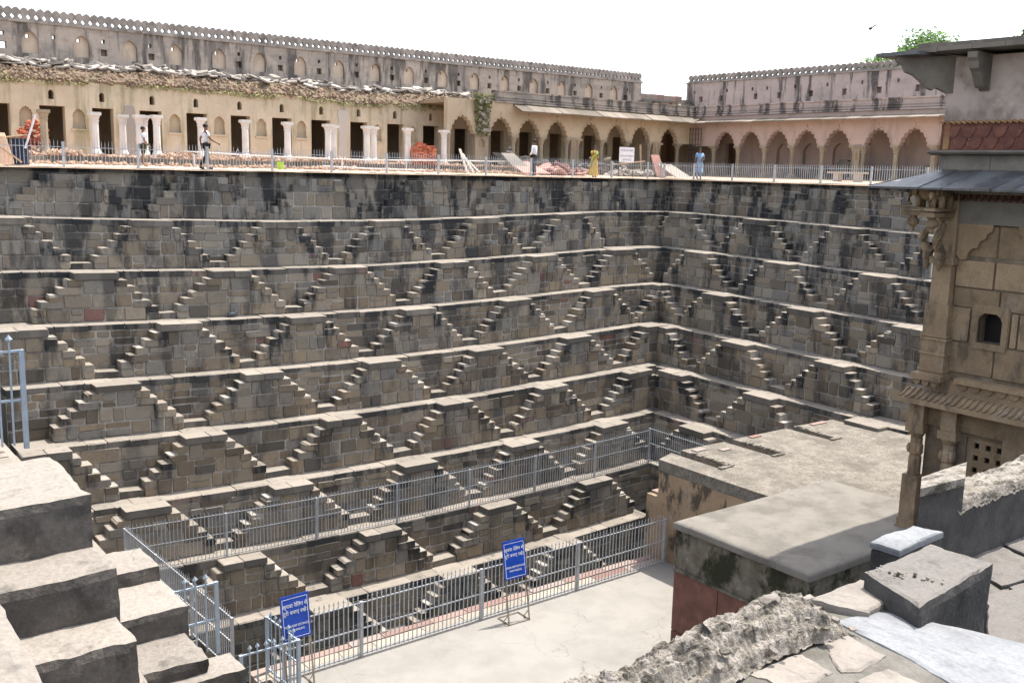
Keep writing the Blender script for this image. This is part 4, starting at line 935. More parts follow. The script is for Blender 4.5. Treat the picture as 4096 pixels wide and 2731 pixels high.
q = MB(); q.lathe([(.28, 0), (.29, .02), (.28, .28), (.295, .3), (.28, .32), (.28, .58), (.295, .6), (.28, .62), (.28, .86), (.29, .88), (.26, .88)], (7.65, 38.3, court_z(7.6, 38)-.03), 14); q.build('barrel', 'cloth_navy', DR)
q = MB(); q.lathe([(.30, 0), (.30, .04)], (7.65, 38.3, court_z(7.6, 38)+.84), 14); q.build('rim', 'dark_metal', DR)
BF = thing('bamboo_screen', 'woven straw screen with crossed poles at the left end of the court', 'screen', (6.6, 38, -.2))
board_ = MB(); board_.obox((6.55, 38.0, .28), (.72, 0, 0), (0, .02, .06), (-.12, .0, .46)); board_.build('screen', 'sandy', BF)
for a, b in (((6.2, 37.9, .95), (7.6, 37.85, -.18)), ((6.0, 37.9, .5), (7.9, 38.1, .75)), ((7.75, 37.95, .3), (8.15, 38, 1.45))):
    q = MB(); q.tube([a, b], .035, 6); q.build('pole', 'wood' if b[2] < 1 else 'cloth_white', BF)
NB_ = thing('notice_board', 'white notice board with faded lettering showing through from its other side', 'notice board', (36.4, 38.3, -.25))
q = MB(); q.box((35.88, 38.29, .48), (36.92, 38.31, 1.25)); BD = q.build('board', 'cloth_white', NB_)
for x in (35.9, 36.9): q = MB(); q.box((x-.015, 38.315, -.28), (x+.015, 38.345, 1.27)); q.build('leg', 'dark_metal', NB_)
q = MB(); q.box((35.88, 38.312, 1.23), (36.92, 38.34, 1.27)); q.build('rim', 'dark_metal', NB_)
M = Matrix.Translation((36.4, 38.283, .865)) @ Matrix.Rotation(pi/2, 4, 'X')
place_text([('\u0938\u0902\u0930\u0915\u094d\u0937\u0923 \u0915\u093e\u0930\u094d\u092f \u092a\u094d\u0930\u0917\u093f\u0924 \u092a\u0930 \u0939\u0948', .12, .22, .72), ('CONSERVATION WORK', .12, -.06, .72), ('IS IN PROGRESS', .12, -.24, .72)], 1, M, 'grey_text', BD, mirror=True)
BN = thing('stone_bench', 'pale stone bench standing before the pink arcade', 'bench', (41, 28.25, -.2))
q = MB(); q.box((40.75, 27.25, .17), (41.2, 29.2, .25)); q.build('seat', 'slab', BN)
for y in (27.65, 28.75): q = MB(); q.box((40.8, y-.14, -.25), (41.15, y+.14, .17)); q.build('leg', 'slab', BN)
q = MB(); q.tube([(36.0, 38.9, .36), (38.5, 39.1, .58)], .04, 6); solo(q, 'timber_pole', 'wood', 'pale timber pole lying across the stone pieces below the notice board', 'pole')
q = MB(); q.tube([(38.35, 39.2, -.2), (38.6, 39.6, 1.45)], .05, 6); solo(q, 'timber_pole', 'wood', 'grey timber pole leaning on the ochre arcade by the red slab', 'pole')
for (y, wd, h, lb) in ((35.0, .5, .35, 'low dark carved stone block, leftmost in the pink arcade'), (33.1, .6, .4, 'low wide dark carved stone under the middle arch of the pink arcade'), (31.55, .45, .75, 'tall dark carved stone left of the double pier in the pink arcade'), (30.85, .4, .78, 'tall dark carved stone beside the double pier in the pink arcade'), (28.9, .6, .5, 'dark carved stone right of the double pier in the pink arcade'), (26.7, .6, .5, 'dark carved stone under the rightmost visible arch of the pink arcade')):
    q = MB(); q.box((45.3, y-wd, -.1), (45.8, y+wd, .12)); q.prism([(y-wd*.9, .12), (y+wd*.9, .12), (y+wd*.85, h*.85+.1), (y+wd*.5, h+.15), (y-wd*.5, h+.12), (y-wd*.85, h*.8+.1)], lambda a, b, d: (d, a, b), 45.35, 45.75)
    solo(q, 'carved_stone', 'tower_dark', lb, 'carved stone', 'carved stones stored in the arcade')

# ------------------------------------------------------------------ palace tower on the right
TX = 22.0
TW = thing('palace_tower', 'carved brown stone palace tower with slate eave and red frieze at the right edge', 'tower', (24.5, 10, -8.6))
ft = lambda y, z, d: (TX-d, y, z)
def tb(name, y0, y1, z0, z1, d0, d1, m='tower_stone', parent=None):
    q = MB(); q.box((TX-d0, y0, z0), (TX-d1, y1, z1)); return q.build(name, m, parent or TW)
Y1 = 12.62
# core walls with the window and the screen opening
win = arch_loop(11.21, .28, -3.63, -3.2, -2.95, 'round', 4)
win = [(10.93, -3.63), (11.49, -3.63), (11.49, -3.12), (11.44, -3.02), (11.35, -2.95), (11.07, -2.95), (10.98, -3.02), (10.93, -3.12)]
q = MB(); facade(q, [(5.5, -8.6), (Y1-.1, -8.6), (Y1-.1, .25), (5.5, .25)], [win, [(10.55, -7.9), (11.5, -7.9), (11.5, -5.85), (10.55, -5.85)]], ft, -.16, .3)
q.add([(TX+.16, Y1-.1, -8.6), (TX+5.5, Y1-.1, -8.6), (TX+5.5, Y1-.1, .25), (TX+.16, Y1-.1, .25)], [(0, 1, 2, 3)])
q.build('wall', 'tower_mortar', TW)
q = MB(); q.box((TX+.9, 5.5, -8.6), (TX+5.4, Y1-.4, -.2)); q.build('inner_room', 'tower_dark', TW)
# ashlar facing
def ashlar(y0, y1, zs_, skip, dd, m='tower_stone'):
    for za, zb_ in zip(zs_, zs_[1:]):
        y = y1
        while y > y0+.05:
            v = max(y0, y-rn(.5, 1.15))
            if v-y0 < .25: v = y0
            ok = True; g = .018
            a, b = v, y
            for (sy0, sy1, sz0, sz1) in skip:
                if b > sy0 and a < sy1 and zb_ > sz0 and za < sz1:
                    if a < sy0 and b > sy1: ok = False
                    elif a < sy0: b = min(b, sy0)
                    elif b > sy1: a = max(a, sy1)
                    else: ok = False
            if ok and b-a > .1:
                stone_obj2('ashlar_block', [(a+g, za+g), (b-g, za+g), (b-g, zb_-g), (a+g, zb_-g)], dd, m)
            y = v
class FT:
    kind = 'B'
    def P(s, k, u, d, z): return (TX-d, u, z)
FTo = FT()
def stone_obj2(name, quad, dd, m, parent=None): return stone_obj(name, FTo, 0, quad, -.18, -.16+dd+rn(-.008, .012), m, parent or TW, ch=.012, jit=.006, cut=.02)
ashlar(9.0, 12.15, [-4.42, -3.68], [], .05); ashlar(9.0, 12.15, [-2.88, -2.42, -1.78], [], .05)
ashlar(9.0, 12.15, [-3.68, -2.88], [(10.75, 11.68, -3.75, -2.8)], .05)
stone_obj2('ashlar_block', [(10.78, -3.7), (10.92, -3.7), (10.92, -2.84), (10.78, -2.84)], .06, 'tower_stone'); stone_obj2('ashlar_block', [(11.5, -3.7), (11.66, -3.7), (11.66, -2.84), (11.5, -2.84)], .06, 'tower_stone')
q = MB(); facade(q, [(10.80, -3.78), (11.62, -3.78), (11.62, -2.76), (10.80, -2.76)], [win], ft, -.085, .12); q.build('window_frame', 'tower_stone', TW)
q = MB(); q.box((TX+.45, 10.9, -3.65), (TX+.48, 11.5, -2.9)); q.build('window_dark', 'hair', TW)  # black panel set in the window hole in place of interior shade
ashlar(9.0, 12.15, [-1.72, -.98], [], .03)
for (c, s_) in ((11.75, 1), (10.35, -1)):   # fragments of cusped spandrels
    pts = [(c+.38*s_, -.97), (c-.42*s_, -.97), (c-.40*s_, -1.12), (c-.30*s_, -1.18), (c-.28*s_, -1.28), (c-.14*s_, -1.36), (c-.10*s_, -1.5), (c+.02*s_, -1.52), (c+.10*s_, -1.62), (c+.14*s_, -1.78), (c+.28*s_, -1.80), (c+.38*s_, -1.68)]
    q = MB(); q.prism(pts, ft, -.14, -.03); q.build('cusped_spandrel', 'tower_stone', TW)
tb('lintel', 9, 12.2, -.97, -.42, -.2, -.02, 'tower_dark')
for i in range(22):
    y = 12.35-.155*i; q = MB(); q.lathe([(.03, 0), (.045, .04), (.025, .08), (.05, .12), (.05, .16)], (TX-.12, y, -.46), 6); q.build('pendant', 'pendant_red', TW)
tb('cornice', 9, 12.5, -.30, -.22, -.1, .3, 'tower_dark')
# corner pilaster, upper storey
tb('pilaster', 12.16, Y1, -2.88, -1.9, -.2, .07)
P = tb('pilaster', 12.10, Y1+.07, -4.5, -2.86, -.2, .12)
for z in (-4.44, -4.05, -3.70, -3.62): tb('band', 12.07, Y1+.1, z, z+.05, -.2, .15, parent=P)
q = MB(); q.ell((TX-.125, 12.39, -3.86), (.03, .12, .11)); q.build('rosette', 'tower_stone', P)
tb('pilaster_capital', 12.08, Y1+.06, -1.92, -1.76, -.2, .14)
tb('pilaster', 12.14, Y1, -1.76, -.3, -.2, .05)
# brackets with vases, scrolls and elephants
def bracket(o, dirv, label=None):
    o = Vector(o); dv = Vector(dirv); sd = Vector((0, 0, 1)).cross(dv)
    q = MB(); q.obox(o+dv*.42+Vector((0, 0, .93)), dv*.44, sd*.17, Vector((0, 0, .05))); q.obox(o+dv*.42+Vector((0, 0, 1.05)), dv*.47, sd*.2, Vector((0, 0, .03))); B_ = q.build('bracket', 'tower_stone', TW)
    pts = [(.06, .05), (.18, .10), (.30, .22), (.34, .36), (.30, .48), (.20, .58), (.14, .70), (.16, .82), (.2, .9)]
    q = MB(); q.tube([o+dv*a+Vector((0, 0, b)) for a, b in pts], [.09, .11, .12, .12, .10, .085, .08, .09, .1], 8); q.build('scroll', 'tower_stone', B_)
    q = MB(); c = o+dv*.62; q.lathe([(.02, .50), (.05, .54), (.04, .6), (.13, .68), (.15, .76), (.08, .84), (.1, .9)], (c.x, c.y, c.z), 10); q.build('vase', 'tower_stone', B_)
    q = MB(); c = o+dv*.17; q.lathe([(.03, -.36), (.05, -.3), (.09, -.2), (.1, -.12), (.12, -.08), (.12, .06)], (c.x, c.y, c.z), 8); q.build('pendant', 'tower_stone', B_)
    # elephant standing on the bracket
    b = o+Vector((0, 0, 1.08)); q = MB()
    E_ = lambda a, s_, z: b+dv*a+sd*s_+Vector((0, 0, z))
    def ellr(c, ra, rs, rz):
        n0 = len(q.v); q.ell((0, 0, 0), (1, 1, 1), 10, 7)
        for i in range(n0, len(q.v)): p = Vector(q.v[i]); q.v[i] = tuple(c+dv*p.x*ra+sd*p.y*rs+Vector((0, 0, p.z*rz)))
    ellr(E_(.30, 0, .33), .27, .16, .19); ellr(E_(.60, 0, .40), .14, .12, .16); ellr(E_(.53, .12, .38), .05, .03, .11); ellr(E_(.53, -.12, .38), .05, .03, .11)
    q.tube([E_(.70, 0, .38), E_(.77, 0, .26), E_(.78, 0, .13), E_(.74, 0, .05), E_(.70, 0, .07)], [.07, .055, .045, .035, .025], 8)
    for (a, s_) in ((.14, .1), (.14, -.1), (.46, .1), (.46, -.1)): q.tube([E_(a, s_, .28), E_(a, s_, 0)], [.075, .06], 8)
    q.build('elephant_carving', 'tower_stone', B_, smooth=True)
bracket((TX-.0, Y1+.02, -1.72), (0, 1, 0)); bracket((TX-.05, 12.38, -1.72), (-1, 0, 0))
# slate eave with a hip at the corner
def eave_piece(p4, m='slate', name='eave_slab', th=.05, parent=None):
    p4 = [Vector(p) for p in p4]; n = (p4[1]-p4[0]).cross(p4[3]-p4[0]).normalized()
    if n.z < 0: n = -n
    q = MB(); q.add([p-n*th for p in p4]+[p+n*rn(-.008, .008) for p in p4], [(0, 1, 2, 3), (7, 6, 5, 4)]+[(i, (i+1) % 4, 4+(i+1) % 4, 4+i) for i in range(4)])
    return q.build(name, m, parent or TW)
tip = Vector((20.92, 13.86, -.17)); hipt = Vector((22.0, 12.66, .22))
y = 12.64; yb_ = 13.82; first = True
while y > 8.6:
    v = y-rn(.36, .62); vb = min(yb_-.3, v+rn(.30, .42)) if first else v+rn(.25, .38)
    eave_piece([(TX, y, .22), (20.92+rn(-.03, .03), yb_, -.18), (20.92+rn(-.03, .03), vb+.012, -.18), (TX, v+.01, .22)])
    y, yb_, first = v, vb, False
x = TX+.02; xb = 20.96
while x < 26.5:
    v = x+rn(.45, .7); vb = v-rn(.1, .3)
    eave_piece([(x, 12.66, .22), (v-.01, 12.66, .22), (vb-.012, 13.86+rn(-.03, .03), -.16), (xb, 13.86+rn(-.03, .03), -.16)])
    x, xb = v, vb
tb('base_course', 5.5, Y1+.03, .20, .56, -4, -.0, 'tower_dark')
for i in range(5):
    a = 12.72-1.2*i; q = MB(); q.box((TX-.0, a-1.18, .24), (TX-.015, a, .55)); q.build('base_block', 'tower_dark', TW)
q = MB(); q.prism([(.0, .55), (.22, .58), (.25, .62), (.22, .66), (0, .66)], lambda a, b, d: (TX-a, d, b), 6, Y1+.3); q.build('moulding', 'tower_dark', TW)
q = MB(); q.prism([(.0, .55), (.22, .58), (.25, .62), (.22, .66), (0, .66)], lambda a, b, d: (d, Y1+.05+a, b), TX-.1, TX+4); q.build('moulding', 'tower_dark', TW)
# red frieze with scallops
tb('frieze', 5.5, Y1+.12, .66, 1.27, -4, .03, 'tower_red')
for r in range(2):
    for i in range(11):
        c = 12.45-.36*i-(.18 if r else 0); z0 = 1.18 if r == 0 else .93
        pts = []
        for t in range(13):
            a = pi*t/12; pts.append((c+.165*math.cos(a)*(1-.15*abs(math.sin(2*a))), z0-.24*math.sin(a)**.8))
        q = MB(); q.prism(pts, ft, .02, .05); q.build('scallop', 'tower_red', TW)
for i in range(34): q = MB(); q.obox((TX-.06, 12.72-.13*i, 1.285), (.03, 0, 0), (0, .055, .02), (0, 0, .025)); q.build('rope_moulding', 'ochre_trim', TW)
tb('frieze_border', 12.52, 12.66, .68, 1.26, 0, .06, 'ochre_trim')
tb('upper_wall', 5.5, Y1+.1, 1.27, 2.72, -4, -.0, 'tower_plaster')
# top eave
y = 13.42
while y > 6:
    v = y-rn(.7, 1.2); q = MB(); q.box((21.32+rn(-.02, .02), v+.01, 2.80+rn(-.01, .01)), (24.5, y, 2.90)); q.build('eave_slab', 'tower_dark', TW); y = v
y = 13.2
while y > 6:
    v = y-rn(.6, 1.1); q = MB(); q.box((21.45+rn(-.03, .03), v+.008, 2.90), (24.5, y, 3.0+rn(-.02, .02))); q.build('coping_stone', 'ledge', TW); y = v
q = MB(); q.box((21.0, 12.9, 2.74), (22.3, 13.95, 2.82)); q.build('corner_slab', 'slate', TW)
dg_ = Vector((-1, 1, 0)).normalized(); nn_ = Vector((1, 1, 0)).normalized()
prof = [(-.1, 2.74), (1.2, 2.74), (1.18, 2.62), (1.05, 2.55), (.98, 2.40), (.80, 2.33), (.62, 2.18), (.48, 2.05), (.36, 2.0), (.30, 2.06), (.2, 2.02), (.05, 1.95), (-.1, 1.93)]
q = MB(); q.prism(prof, lambda a, b, d: tuple(Vector((TX+.02, Y1+.08, 0))+dg_*a+nn_*d+Vector((0, 0, b))), -.11, .11); q.build('corner_bracket', 'tower_dark', TW)
q = MB(); q.prism([(a*.55, b) for a, b in prof], lambda a, b, d: (TX-a, d, b), 11.72, 11.94); q.build('eave_bracket', 'tower_dark', TW)
# lower storey: curved eave, columns, screen
def lower_eave(y0, y1, n):
    prof = [(.08, -4.92), (.16, -4.95), (.26, -5.02), (.36, -5.08), (.5, -5.10), (.5, -5.21), (.0, -5.21), (.0, -4.92)]
    q = MB(); q.prism(prof, lambda a, b, d: (TX-a, d, b), y0, y1); L = q.build('lower_eave', 'tower_stone', TW)
    for i in range(n):
        y = y1-.06-(y1-y0-.1)*i/(n-1)
        q = MB(); q.tube([(TX-.10, y-.02, -4.90), (TX-.20, y, -4.95), (TX-.33, y, -5.03), (TX-.50, y+.02, -5.08)], .022, 6); q.build('rib', 'tower_stone', L)
lower_eave(9.2, 12.96, 26)
q = MB(); q.prism([(.08, -4.92), (.16, -4.95), (.26, -5.02), (.36, -5.08), (.34, -5.21), (.0, -5.21)], lambda a, b, d: (d, Y1-.1+a, b), TX-.1, TX+3); q.build('lower_eave', 'tower_stone', TW)
tb('eave_base', 9.2, 12.55, -4.94, -4.62, -.2, .06)
C_ = tb('corbel_box', 12.02, Y1+.16, -4.64, -4.50, -.2, .34)
for i in range(3): q = MB(); q.prism([(12.08+.22*i+.1*math.cos(pi*t/8)+.1, -4.64-.14*math.sin(pi*t/8)) for t in range(9)], ft, .2, .30); q.build('petal', 'tower_stone', C_)
L_ = tb('string_course', 9.2, 11.78, -4.62, -4.50, -.2, .16)
for i in range(8): q = MB(); q.prism([(11.7-.3*i+.12*math.cos(pi*t/8)-.1, -4.62-.15*math.sin(pi*t/8)) for t in range(9)], ft, .0, .1); q.build('petal', 'tower_stone', L_)
tb('beam', 9.2, Y1, -5.76, -5.21, -.2, -.06)
def tcol(yc, lo_w, zb_):
    q = MB(); q.box((TX-.14, yc-.19, -5.78), (TX+.2, yc+.19, -5.21)); K = q.build('column', 'tower_stone', TW)
    q = MB(); q.box((TX-.17, yc-.23, -5.98), (TX+.2, yc+.23, -5.78)); q.lathe([(.13, 0), (.2, .14)], (TX, yc, -6.12), 8); q.build('capital', 'tower_stone', K)
    q = MB(); q.lathe([(.15, -7.05), (.15, -6.62), (.13, -6.55), (.165, -6.5), (.165, -6.3), (.14, -6.25), (.14, -6.12)], (TX, yc, 0), 8, pi/8); q.build('shaft', 'tower_stone', K)
    for s_ in (-1, 1): q = MB(); q.ell((TX-.11, yc+.13*s_, -6.38), (.05, .05, .12)); q.build('vase_leaf', 'tower_stone', K)
    q = MB(); q.box((TX-.17, yc-.2, zb_), (TX+.2, yc+.2, -7.05)); q.box((TX-.22, yc-.25, zb_), (TX+.2, yc+.25, zb_+.22)); q.box((TX-.195, yc-.225, zb_+.22), (TX+.2, yc+.225, zb_+.4)); q.build('pedestal', 'tower_stone', K)
tcol(12.64, .2, -8.55); tcol(11.82, .2, -8.55)
sq = []
for i in range(3):
    for j in range(6): c0, c1 = 11.28-.27*i, -6.05-.29*j; sq.append([(c0-.06, c1-.065), (c0+.06, c1-.065), (c0+.06, c1+.065), (c0-.06, c1+.065)])
q = MB(); facade(q, [(10.5, -8.2), (11.52, -8.2), (11.52, -5.8), (10.5, -5.8)], sq, ft, -.22, .08); q.build('stone_screen', 'tower_stone', TW)
tb('side_pier', 9.2, 10.58, -8.6, -5.2, -.2, .02)

# ------------------------------------------------------------------ lower palace roofs
RF = thing('lower_building', 'orange-walled low building with rough grey flat roof and dark slots, below the tower', 'building', (27, 18, -12), kind='thing')
edge = [(22, 15.5), (22, 21.1), (22.9, 21.2)]
slots_ = [(22.85, 23.35, 19.4), (25.35, 25.85, 19.4), (28.65, 29.1, 19.6), (31.2, 31.65, 19.5)]
poly = [(33.5, 12.0), (22.0, 12.0)]
poly = [(22.0, 12.0), (33.5, 12.0), (33.5, 19.0), (32.2, 21.0)]
for (a, b, yy) in reversed(slots_): poly += [(b, 21.45), (b, yy), (a, yy), (a, 21.4)] if b < 31 else [(b, 21.2), (b, yy), (a, yy), (a, 21.3)]
poly += [(22.0, 21.12)]
bm = bmesh.new(); vs = [bm.verts.new((x, y, -8.8)) for x, y in poly]; f = bm.faces.new(vs)
r = bmesh.ops.extrude_face_region(bm, geom=[f]); bmesh.ops.translate(bm, verts=[g for g in r['geom'] if isinstance(g, bmesh.types.BMVert)], vec=(0, 0, -.35))
bmesh.ops.recalc_face_normals(bm, faces=bm.faces)
me = bpy.data.meshes.new('roof_top'); bmesh.ops.translate(bm, verts=bm.verts, vec=-ORG[RF.name]); bm.to_mesh(me); bm.free(); addobj('roof_top', me, 'rough_roof', RF)
q = MB(); q.box((22.003, 12.1, -12.5), (33.3, 21.08, -9.16)); q.build('wall', 'orange_plaster', RF)
q = MB(); q.box((22.01, 21.0, -13), (33, 21.58, -10.02)); q.build('lower_wall', 'orange_plaster', RF)
q = MB(); q.box((22.2, 21.0, -10.02), (22.9, 21.56, -9.95)); q.build('ledge_slab', 'pink_stone', RF)
for (x, y, L, wd) in ((23.6, 21.0, .5, .25), (24.4, 20.6, .4, .22), (26.5, 21.15, .5, .2), (29.8, 21.1, .8, .2)):
    q = MB(); q.box((x, y, -8.82), (x+L, y+wd, -8.765)); q.build('roof_slab', 'pink_stone', RF)
for (a, b, yy) in slots_:   # low crumbled kerbs round the slots
    q = MB()
    for i in range(26):
        t = rn(0, 1); s = rn(.03, .07); px_ = (b+.05, yy+t*1.7) if R.random() < .5 else (a+t*(b-a), yy-.06); q.obox((px_[0]+rn(-.05, .05), px_[1], -8.79), (s, s*.3, 0), (-s*.3, s, 0), (0, 0, s*.6))
    q.build('kerb_rubble', 'rough_roof', RF, fix=False)['kind'] = 'stuff'
CB = thing('cement_block', 'big block with smooth cement top, mossy sides and red sandstone panels', 'stone block', (20, 14, -12), kind='thing')
x0_, x1_, y0_, y1_, zt_ = 17.5, 23.6, 12.2, 16.1, -8.38
bm = bmesh.new(); n_ = 60
for i in range(n_+1):
    for j in range(n_+1):
        u_, v_ = i/n_, j/n_; x, y = x0_-.06+(x1_-x0_+.06)*u_, y0_-.05+(y1_-y0_+.1)*v_
        ed = min(u_*(x1_-x0_), v_*(y1_-y0_), (1-v_)*(y1_-y0_)); z = zt_-.05*math.exp(-(ed/.05)**2)+.012*fbm(x*1.2, y*1.2, 3)+.006*fbm(x*5, y*5, 5)
        bm.verts.new((x, y, z))
bm.verts.ensure_lookup_table()
for i in range(n_):
    for j in range(n_): a = i*(n_+1)+j; bm.faces.new([bm.verts[k_] for k_ in (a, a+n_+1, a+n_+2, a+1)])
be = [e for e in bm.edges if e.is_boundary]; r = bmesh.ops.extrude_edge_only(bm, edges=be); bmesh.ops.translate(bm, verts=[g for g in r['geom'] if isinstance(g, bmesh.types.BMVert)], vec=(0, 0, -.14))
bmesh.ops.recalc_face_normals(bm, faces=bm.faces); me = bpy.data.meshes.new('cement_top'); bmesh.ops.translate(bm, verts=bm.verts, vec=-ORG[CB.name]); bm.to_mesh(me); bm.free()
me.polygons.foreach_set('use_smooth', [True]*len(me.polygons)); addobj('cement_top', me, 'cement_top', CB)
# crumbling plaster flank: subdivided sheets with relief
def relief(name, fn, w_, h_, nu, nv, amp, m, parent):
    q = MB()
    for i in range(nu+1):
        for j in range(nv+1): q.v.append(fn(w_*i/nu, h_*j/nv, amp*fbm(w_*i/nu*3.1, h_*j/nv*3.1, 6)+amp*.6*fbm(w_*i/nu*9, h_*j/nv*9, 8)))
    for i in range(nu):
        for j in range(nv): a = i*(nv+1)+j; q.f.append((a, a+1, a+nv+2, a+nv+1))
    return q.build(name, m, parent, fix=False)
relief('plaster_flank', lambda u, v, d: (x0_+.02-d, y0_+.0+u, -9.62+v), y1_-y0_, 1.13, 70, 24, .03, 'moss_plaster', CB)
relief('plaster_flank', lambda u, v, d: (x1_-u, y0_+.02-d, -9.62+v), x1_-x0_, 1.13, 70, 24, .03, 'moss_plaster', CB)
q = MB(); q.box((x0_+.05, y0_+.05, -12.6), (x1_, y1_, -8.6)); q.build('core', 'moss_plaster', CB)
y = y1_
while y > y0_+.1:
    v = max(y0_, y-rn(1.2, 1.7)); q = MB(); q.box((x0_-.0, v+.012, -11.2), (x0_+.06, y-.012, -9.66)); q.build('sandstone_panel', 'red_sandstone', CB)
    q = MB(); q.box((x0_-.0, v+.012, -12.5), (x0_+.06, y-.012, -11.23)); q.build('sandstone_panel', 'red_sandstone', CB); y = v
q = MB(); q.box((x0_-.03, y0_, -9.655), (x0_+.06, y1_, -9.6)); q.build('string_course', 'moss_plaster', CB)

# ------------------------------------------------------------------ foreground masonry on the right
K = 1.3
def fpoly(name, pts, zt, th, m, parent=None, label=None, cat=None, group=None, jag=.012, n=9, dome=.0, tilt=0):
    # flat irregular stone: outline subdivided and roughened, slightly worn top edge
    P = [Vector((x*K, y*K)) for x, y in pts]; out = []
    for i in range(len(P)):
        a, b = P[i], P[(i+1) % len(P)]
        for t in range(n):
            p = a.lerp(b, t/n); out.append(p+Vector((fbm(p.x*7+i, p.y*7, 2)+.9*fbm(p.x*23, p.y*23, 6), fbm(p.x*7, p.y*7+i, 5)+.9*fbm(p.x*23, p.y*23, 9)))*jag*1.6)
    c = sum(out, Vector((0, 0)))/len(out); zt = zt*K; N = len(out); q = MB()
    vs = [(p.x, p.y, zt-th) for p in out]+[(p.x, p.y, zt-.018-.01*abs(fbm(p.x*9, p.y*9, 1))) for p in out]
    for s_ in (.985, .9, .6, .3): vs += [(c.x+(p.x-c.x)*s_, c.y+(p.y-c.y)*s_, zt-(.006 if s_ > .95 else 0)+.012*fbm(p.x*s_*6, p.y*s_*6, 3)+dome*(1-s_)) for p in out]
    vs.append((c.x, c.y, zt+dome))
    fs = []
    for r in range(5):
        for i in range(N): j = (i+1) % N; fs.append((r*N+i, r*N+j, (r+1)*N+j, (r+1)*N+i))
    for i in range(N): fs.append((5*N+i, 5*N+(i+1) % N, 6*N))
    q.add(vs, fs)
    if parent is not None: return q.build(name, m, parent)
    return solo(q, name, m, label, cat, group)
PW_ = thing('parapet_top', 'ruined foreground parapet of rubble and mortar set with flat pale stones', 'parapet wall', (3.9, 2.7, -4), kind='thing')
fpoly('mortar_bed', [(1.7, 2.32), (2.1, 2.33), (3.3, 2.38), (3.5, 2.36), (3.72, 2.2), (3.7, 1.95), (3.62, 1.75), (3.9, 1.2), (2.6, 1.2), (1.6, 1.7)], -1.758, 2.5, 'fore_mortar', PW_, jag=.02, n=8)
fpoly('flat_stone', [(3.33, 2.19), (3.55, 2.155), (3.62, 2.10), (3.80, 1.60), (3.74, 1.28), (3.19, 1.34), (3.24, 1.62), (3.29, 1.84)], -1.747, .06, 'fore_slab', PW_, jag=.003)
fpoly('flat_stone', [(3.17, 2.17), (3.28, 2.13), (3.24, 1.90), (3.05, 1.88), (2.99, 1.93), (3.1, 2.05)], -1.749, .05, 'fore_pink', PW_, jag=.008)
fpoly('flat_stone', [(3.37, 2.35), (3.74, 2.35), (3.74, 2.26), (3.64, 2.15), (3.48, 2.13), (3.41, 2.23)], -1.725, .1, 'fore_pink', PW_, jag=.008)
fpoly('flat_stone', [(3.36, 2.42), (3.46, 2.40), (3.44, 2.28), (3.34, 2.30)], -1.745, .08, 'fore_pink', PW_, jag=.01)
fpoly('flat_stone', [(2.7, 2.12), (2.99, 2.09), (2.97, 1.95), (2.86, 1.93), (2.74, 1.98)], -1.751, .05, 'fore_pink', PW_, jag=.01)
fpoly('flat_stone', [(2.96, 1.86), (3.16, 1.85), (3.17, 1.69), (3.1, 1.55), (2.94, 1.62)], -1.750, .05, 'fore_pink', PW_, jag=.01)
fpoly('flat_stone', [(2.6, 1.90), (2.84, 1.87), (2.86, 1.70), (2.62, 1.72)], -1.751, .05, 'red_slab', PW_, jag=.01)
# crumbling ridge along the parapet's outer edge
q = MB(); NU_, NV_ = 420, 64
ctrl = [(1.4, 2.25, -1.63), (1.9, 2.23, -1.62), (2.06, 2.27, -1.62), (2.24, 2.23, -1.62), (2.47, 2.25, -1.61), (2.73, 2.27, -1.61), (2.9, 2.28, -1.61), (3.09, 2.29, -1.60), (3.17, 2.26, -1.63), (3.30, 2.24, -1.74)]
def cat_(t):
    t = t*(len(ctrl)-1); i = min(int(t), len(ctrl)-2); f_ = t-i; return Vector(ctrl[i]).lerp(Vector(ctrl[i+1]), f_)
def rdg(x, y, k): return 1-2*abs(vnoise(x, y, k))
for i in range(NU_+1):
    t = i/NU_; c = cat_(t)*K
    for j in range(NV_+1):
        s_ = j/NV_*2-1                    # across: -1 inner (towards viewer) .. +1 outer
        X, Y_ = c.x, c.y-.03+s_*(.20+.03*fbm(c.x*3, 0, 12))
        h = max(0, 1-abs(s_+.1)**1.7)**.7 if abs(s_+.1) < 1 else 0
        lay = h*3.2+.5*fbm(X*2.2, Y_*2.2, 15); fl = math.floor(lay); fr_ = lay-fl
        hh_ = .45*h+.55*(fl+min(1, max(0, (fr_-.35)/.3)))/3.3
        base = -1.80*K
        z = base+(c.z-base)*max(0, min(1.15, hh_))+h**.5*(  .026*fbm(X*7, Y_*7, 13)+.012*rdg(X*16, Y_*16, 14)+.009*rdg(X*38, Y_*38, 16)+.020*rdg(X*2.5, Y_*24+.6*fbm(X*4, 0, 3), 22)+.006*fbm(X*90, Y_*90, 17))-.012*h
        if s_ > .93: z -= 2.0
        q.v.append((X+.02*h*fbm(X*21, Y_*21, 18), Y_+.02*h*fbm(X*23, Y_*23, 19), z))
for i in range(NU_):
    for j in range(NV_): a = i*(NV_+1)+j; q.f.append((a, a+1, a+NV_+2, a+NV_+1))
q.build('crumbled_ridge', 'fore_rubble', PW_)
for i in range(150):
    t = R.random(); c = cat_(t)*K; s = rn(.006, .022); q = MB()
    slab_mesh(q, (c.x+rn(-.05, .05), c.y-.05+rn(-.2, .1), c.z-rn(.02, .12)), s*rn(.8, 1.6), s*rn(.6, 1), s*rn(.3, .6), Euler((rn(-.7, .7), rn(-.7, .7), rn(0, 3)))); q.build('rubble_stone', 'fore_rubble' if R.random() < .6 else 'fore_pink', PW_, fix=False)
